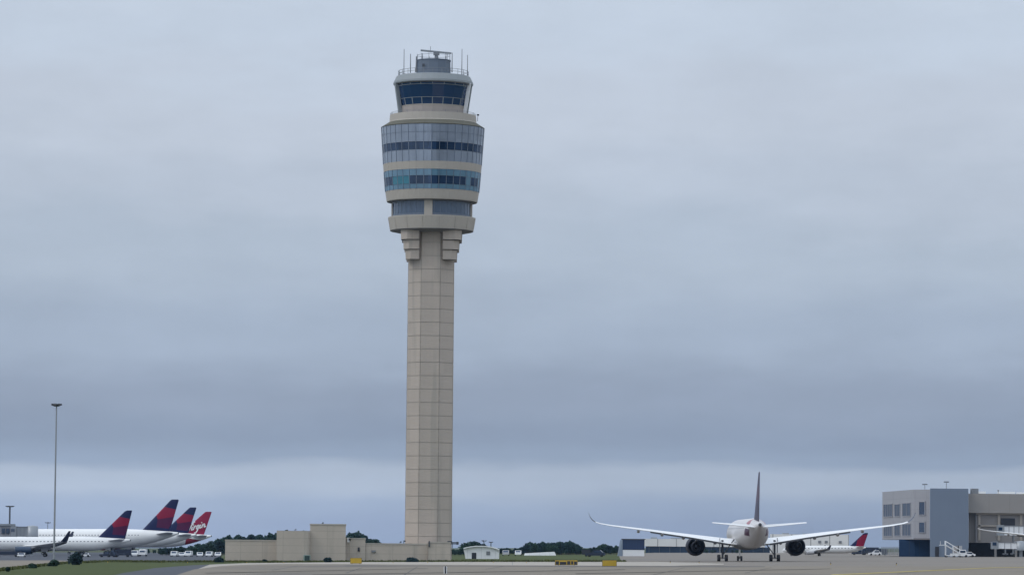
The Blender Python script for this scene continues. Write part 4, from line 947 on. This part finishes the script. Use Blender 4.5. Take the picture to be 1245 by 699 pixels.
# freight containers on dollies by the gate
for k, (x, m, lab) in enumerate(((1156.5, 'cladbeige', 'tan cargo container on a dolly right of the boarding stairs'), (1160.2, 'airgrey', 'grey cargo container on a dolly next to the tan one'))):
    t = thing('cargo_container', lab, 'container', GP(x + 6, 1108), R(90), True)
    b = MB(); b.add([(-.8, -.75, .55), (.8, -.75, .55), (.8, .75, .55), (-.8, .75, .55), (-.8, -.75, 3.2), (.8, -.75, 3.2), (.8, .75, 3.2), (-.8, .4, 3.2)], [(3, 2, 1, 0), (4, 5, 6, 7), (0, 1, 5, 4), (1, 2, 6, 5), (2, 3, 7, 6), (3, 0, 4, 7)]); b.build('shell', M[m], t)
    b = MB(); b.box((0, 0, .48), (1.8, 1.8, .12)); b.build('dolly_bed', M['darkmetal'], t)
# mesh fence left of the concourse
t = thing('mesh_fence', 'pale grey mesh fence between parked vehicles and the concourse', 'fence', GP(1083, 1290), 0, True)
b = MB(); xa, xb_ = -3.0 * 0 + -2.6, 2.8
for k in range(8): b.bar((-3 + k * .85, 0, 0), (-3 + k * .85, 0, 2.9), .12)
b.build('post', M['galv'], t)
b = MB()
for k in range(7): b.box((-3 + 6 * .5 - .05, 0, .4 + k * .4), (5.95, .05, .16))
b.build('mesh_panel', M['galv'], t)
# low white barrier line far out
t = thing('low_barrier', 'long low white barrier on the grass in front of the trees', 'barrier', GP(656, 1330), 0, True)
b = MB(); b.add([(-5.2, 0, 0), (5.6, 0, 0), (5.6, 1, 0), (-5.2, 1, 0), (-5.0, .2, .75), (5.0, .2, 1.25), (5.0, .8, 1.25), (-5.0, .8, .75)], [(3, 2, 1, 0), (4, 5, 6, 7), (0, 1, 5, 4), (1, 2, 6, 5), (2, 3, 7, 6), (3, 0, 4, 7)]); b.build('wall', M['hutgrey'], t)

# ------------------------------------------------------------------ taxiway signs and marker post
def sign(label, pxx, py, wpx, hpx, dark=()):
    Y = Y_at(py); s_ = F / Y; w, h = wpx / s_, hpx / s_
    t = thing('taxiway_sign', label, 'sign', GP(pxx, Y), 0, True, 'yellow taxiway signs')
    b = MB(); b.box((0, 0, h * .58), (w, .22, h * .84)); b.build('sign_box', M['yellow'], t)
    b = MB(); b.box((0, 0, h * .58), (w + .08, .18, h * .84 + .08)); b.build('rim', M['darkmetal'], t)
    for (x0, x1, z0, z1) in dark:
        b = MB(); b.box((w * ((x0 + x1) / 2 - .5), -.122, h * (.16 + .84 * (z0 + z1) / 2)), (w * (x1 - x0), .02, h * .84 * (z1 - z0))); b.build('black_panel', M['nearblack'], t)
    for x in (-w * .35, w * .35):
        b = MB(); b.tube([(x, 0, -.1), (x, 0, h * .2)], .05, 6); b.build('leg', M['darkmetal'], t)
sign('small yellow sign on the grass edge in front of the beige base building', 432.8, 685.6, 13.5, 7.5)
sign('wide yellow and black taxiway sign left of the plain one', 688.5, 687.3, 27, 6.6, ((.02, .17, .05, .80), (.21, .50, .05, .66), (.54, .68, .05, .82), (.72, .81, .1, .8), (.85, .98, .05, .75)))
sign('plain yellow orange taxiway sign in front of the blue fronted shed', 741, 688.8, 17, 8.0)
Y = 432.0
t = thing('marker_post', 'short black and white marker post at the bottom edge of the taxiway', 'marker post', GP(541.5, Y), 0, True)
b = MB(); b.box((0, 0, .42), (.36, .08, .84)); b.build('back_plate', M['whitepaint'], t)
b = MB(); b.box((0, -.06, .44), (.15, .06, .80)); b.build('black_stripe', M['nearblack'], t)
b = MB(); b.box((0, 0, .02), (.5, .35, .05)); b.build('foot', M['darkmetal'], t)
# small taxiway edge lights
proto = None
for (x, y) in ((131, 683.6), (196, 683.4), (228, 684.2), (300, 684.6), (345, 684.6), (478, 684.2), (520, 684.0), (600, 684.0), (640, 684.2), (815, 684.2), (850, 684.6), (1010, 686.5), (1090, 687)):
    Y = Y_at(y)
    if proto is None:
        proto = thing('edge_light', 'small blue topped taxiway edge light on the pavement margin', 'edge light', GP(x, Y), 0, True, 'taxiway edge lights')
        b = MB(); b.tube([(0, 0, 0), (0, 0, .28)], .05, 8); b.build('stem', M['yellow'], proto)
        b = MB(); b.lathe([(.07, .28), (.09, .34), (.07, .42), (.01, .46)], 10, 0); b.build('lens', M['dullblue'], proto)
    else:
        o = copy_tree(proto); place(o, GP(x, Y))

# ------------------------------------------------------------------ trees and shrubs
def crown_mb(seed, w, h, n, leaf, low=.03):
    rnd = random.Random(seed); b = MB(); nl = 7
    lobes = []
    for k in range(nl):
        a = rnd.random() * 6.283; rr = w * .5 * (.15 + .45 * rnd.random()); zc = h * (low + .22 + .55 * rnd.random())
        lobes.append((rr * math.cos(a), rr * math.sin(a), zc, w * (.20 + .14 * rnd.random())))
    lobes.append((0, 0, h * .80, w * .22)); lobes.append((0, 0, h * .5, w * .36))
    for i in range(n):
        cx, cy, cz, r = lobes[i % len(lobes)]
        d = Vector((rnd.gauss(0, 1), rnd.gauss(0, 1), rnd.gauss(0, 1))).normalized() * r * (rnd.random() ** .35)
        p = Vector((cx, cy, cz)) + Vector((d.x, d.y, d.z * .85))
        if p.z < h * low: p.z = h * low + rnd.random() * h * .1
        q = Vector((rnd.gauss(0, 1), rnd.gauss(0, 1), rnd.gauss(0, 1))).normalized().to_track_quat('Z', 'Y').to_matrix()
        s_ = leaf * (.6 + .8 * rnd.random())
        vs = [p + q @ Vector(v) * s_ for v in ((-.5, -.35, 0), (.1, -.5, .12), (.55, .05, 0), (.15, .5, -.1), (-.45, .35, .08))]
        b.add(vs, [(0, 1, 2, 3, 4)])
    return b
def trunk_mb(seed, w, h):
    rnd = random.Random(seed); b = MB()
    b.tube([(0, 0, -.3), (.05, .02, h * .3), (.02, .0, h * .72)], [w * .045, w * .034, w * .012], 7)
    for k in range(4):
        a = rnd.random() * 6.283; z0 = h * (.28 + .1 * k)
        b.tube([(0.03, 0, z0), (w * .16 * math.cos(a), w * .16 * math.sin(a), z0 + h * .12), (w * .28 * math.cos(a), w * .28 * math.sin(a), z0 + h * .26)], [w * .02, w * .014, w * .006], 5)
    return b
VAR = []
for i in range(6):
    w, h = ((6, 8), (5, 9), (7, 7.5), (5.5, 8), (6.5, 9), (4.6, 8.2))[i]
    c = crown_mb(100 + i, w, h, 900, .62); tr = trunk_mb(200 + i, w, h)
    co = c.build('crown', M[('leaf1', 'leaf3', 'leaf2')[i % 3]]); to = tr.build('trunk', M['bark'])
    VAR.append((co.data, to.data, w, h)); bpy.data.objects.remove(co); bpy.data.objects.remove(to)
rt = random.Random(5)
def tree(pxx, Y, H, label, group, name='tree', wide=1.0):
    cm, tm, w, h = VAR[rt.randrange(6)]
    t = thing(name, label, 'tree', GP(pxx, Y), rt.random() * 6.28, False, group)
    k = H / h; t.scale = (k * wide, k * wide, k)
    for nm, me in (('trunk', tm), ('crown', cm)):
        o = bpy.data.objects.new(nm, me); COL.objects.link(o); o.parent = t
def grove(pts, Y, n, label, group, jitter=40, wide=1.05, dh=.32, base=0):
    """pts: outline (column, row) of the tops"""
    x0, x1 = pts[0][0], pts[-1][0]
    for i in range(n):
        x = x0 + (x1 - x0) * (i + .5) / n + rt.uniform(-.4, .4) * (x1 - x0) / n
        for (xa, ya), (xb, yb) in zip(pts, pts[1:]):
            if xa <= x <= xb: y = ya + (yb - ya) * (x - xa) / (xb - xa); break
        Yq = Y + rt.uniform(-jitter, jitter); H = h_at(y, Yq) * (1 + rt.uniform(-dh, dh * .4))
        tree(x, Yq, max(H, 1.6), label, group, wide=wide)
grove([(236, 664), (246, 661), (258, 657), (273, 652.5), (290, 648.5), (312, 651), (336, 647), (352, 642.5), (366, 643.5), (380, 644)], 1500, 44, 'dark green tree in the wood behind the beige base building', 'trees behind the base building')
grove([(176, 667), (200, 665.5), (222, 664), (240, 664)], 1640, 16, 'dark green tree in the wood behind the tail cones of the parked jets', 'trees behind the tail cones')
grove([(192, 666), (215, 664), (236, 662), (256, 657), (275, 653)], 1330, 26, 'bushy dark tree close behind the row of parked white vehicles', 'trees behind the parked vehicles', wide=1.3)
grove([(232, 670), (250, 667), (276, 664)], 1400, 12, 'dark green tree in the wood behind the beige base building', 'trees behind the base building')
grove([(418, 644), (432, 646.5), (444, 648), (462, 656)], 1500, 10, 'dark tree showing over the roof right of the tallest beige block', 'trees over the beige roof')
grove([(547, 668), (556, 664.8), (566, 665)], 1320, 10, 'low dark tree between the tower foot and the white hangar', 'low trees right of the tower')
grove([(565, 659.5), (574, 655.8), (581, 658)], 1420, 7, 'round dark tree rising behind the white hangar', 'round trees behind the hangar', wide=1.4)
grove([(580, 659.5), (590, 660.5), (600, 663)], 1400, 8, 'low dark tree top behind the peak of the white hangar', 'tree tops behind the hangar')
grove([(604, 667), (615, 665.2), (625, 666.2), (640, 664)], 1480, 22, 'low dark tree between the white hangar and the tall wood', 'low trees by the hangar')
grove([(634, 667), (640, 660), (646, 657.5), (651, 661), (659, 657.8), (666, 660), (674, 659.5), (684, 657.5), (692, 656.6), (699, 659), (706, 665)], 1450, 78, 'dense dark tree of the wood left of the blue fronted shed', 'trees of the dense wood', wide=.95)
grove([(700, 667), (716, 666), (728, 663), (736, 660.5), (742, 663), (754, 662)], 1480, 46, 'lower tree of the wood edge next to the blue fronted shed', 'lower trees of the wood edge')
grove([(848, 668), (870, 666.5), (890, 667), (905, 668)], 1750, 9, 'dark bushy tree before the far pale terminal', 'trees before the far terminal', wide=1.5)
def shrub(label, pxx, py, wpx, hpx, seed, m='leaf3'):
    Y = Y_at(py); s_ = F / Y; w, h = wpx / s_, hpx / s_
    t = thing('shrub', label, 'shrub', GP(pxx, Y))
    b = crown_mb(seed, w, h, 1400, .22, .02); b.build('foliage', M[m], t)
    b = MB()
    for k in range(5): a = k * 1.26; b.tube([(0, 0, -.1), (w * .2 * math.cos(a), w * .2 * math.sin(a), h * .6)], [.05, .02], 5)
    b.build('stem', M['bark'], t)
shrub('round dark shrub on the grass right of the tall mast', 92, 686.4, 22, 13.5, 31)
shrub('low ragged shrub around the foot of the tall mast', 64.5, 688.0, 13, 6, 32, 'leaf2')
shrub('small tuft of weeds at the left concrete edge', 10, 694.6, 5, 5, 33, 'leaf2')
shrub('low shrub left of the mast foot on the grass edge', 40, 690.5, 11, 3.6, 36, 'leaf2')
shrub('dark low bush at the foot of the tall beige block', 399, 683.6, 11, 4.6, 34)
shrub('small dark bush at the foot of the long beige wall left', 322.6, 683.6, 6, 3.2, 35)
shrub('flat low bush along the beige wall near the tower foot', 500, 683.2, 18, 2.4, 37)
shrub('dark bush at the left corner of the beige building', 266.5, 683.4, 12, 5.5, 38)

# rough grass along the margins: nobody could count the blades
def rough(name, label, pts, n, hmax, seed):
    rnd = random.Random(seed); b = MB()
    for i in range(n):
        k = rnd.randrange(len(pts) - 1); (xa, ya), (xb, yb) = pts[k], pts[k + 1]; f = rnd.random()
        px_, py_ = xa + (xb - xa) * f + rnd.uniform(-2, 2), ya + (yb - ya) * f + rnd.uniform(-.25, .25)
        Y = Y_at(py_); p = Vector((gx(px_, Y), Y, 0)); a = rnd.random() * 3.14; w = .12 + .2 * rnd.random(); h = hmax * (.3 + .7 * rnd.random())
        d = Vector((math.cos(a), math.sin(a), 0)) * w; l = Vector((rnd.uniform(-.2, .2), rnd.uniform(-.2, .2), h))
        b.add([p - d, p + d, p + l], [(0, 1, 2)])
    o = b.build(name, M['leafgrass']); o.matrix_world = GM; tag(o, label, 'grass', kind='stuff')
M['leafgrass'] = mat('rough grass blades', (.085, .095, .035), .9, .3, .4, spec=.1)
rough('margin_grass', 'rough uncut grass along the pavement margins', [(-20, 697), (0, 693.8), (36, 689.6), (78, 685), (130, 682.6), (160, 683), (200, 683.2), (272, 683), (340, 683.6), (430, 683.0), (560, 682.4), (660, 682.4), (760, 682.6)], 9000, .5, 4)

# ------------------------------------------------------------------ haze
hz = MB(); hz.box((0, 3900, 44), (5600, 8040, 176))
hm = bpy.data.materials.new('haze'); hm.use_nodes = True; t = hm.node_tree; t.nodes.clear()
pv = N(t, 'ShaderNodeVolumePrincipled'); pv.inputs['Color'].default_value = (.42, .62, .95, 1); pv.inputs['Density'].default_value = .000024; pv.inputs['Anisotropy'].default_value = .1
ou = N(t, 'ShaderNodeOutputMaterial'); t.links.new(pv.outputs[0], ou.inputs['Volume'])
o = hz.build('haze', hm); tag(o, 'thin pale blue haze over the airfield', 'haze', kind='stuff')
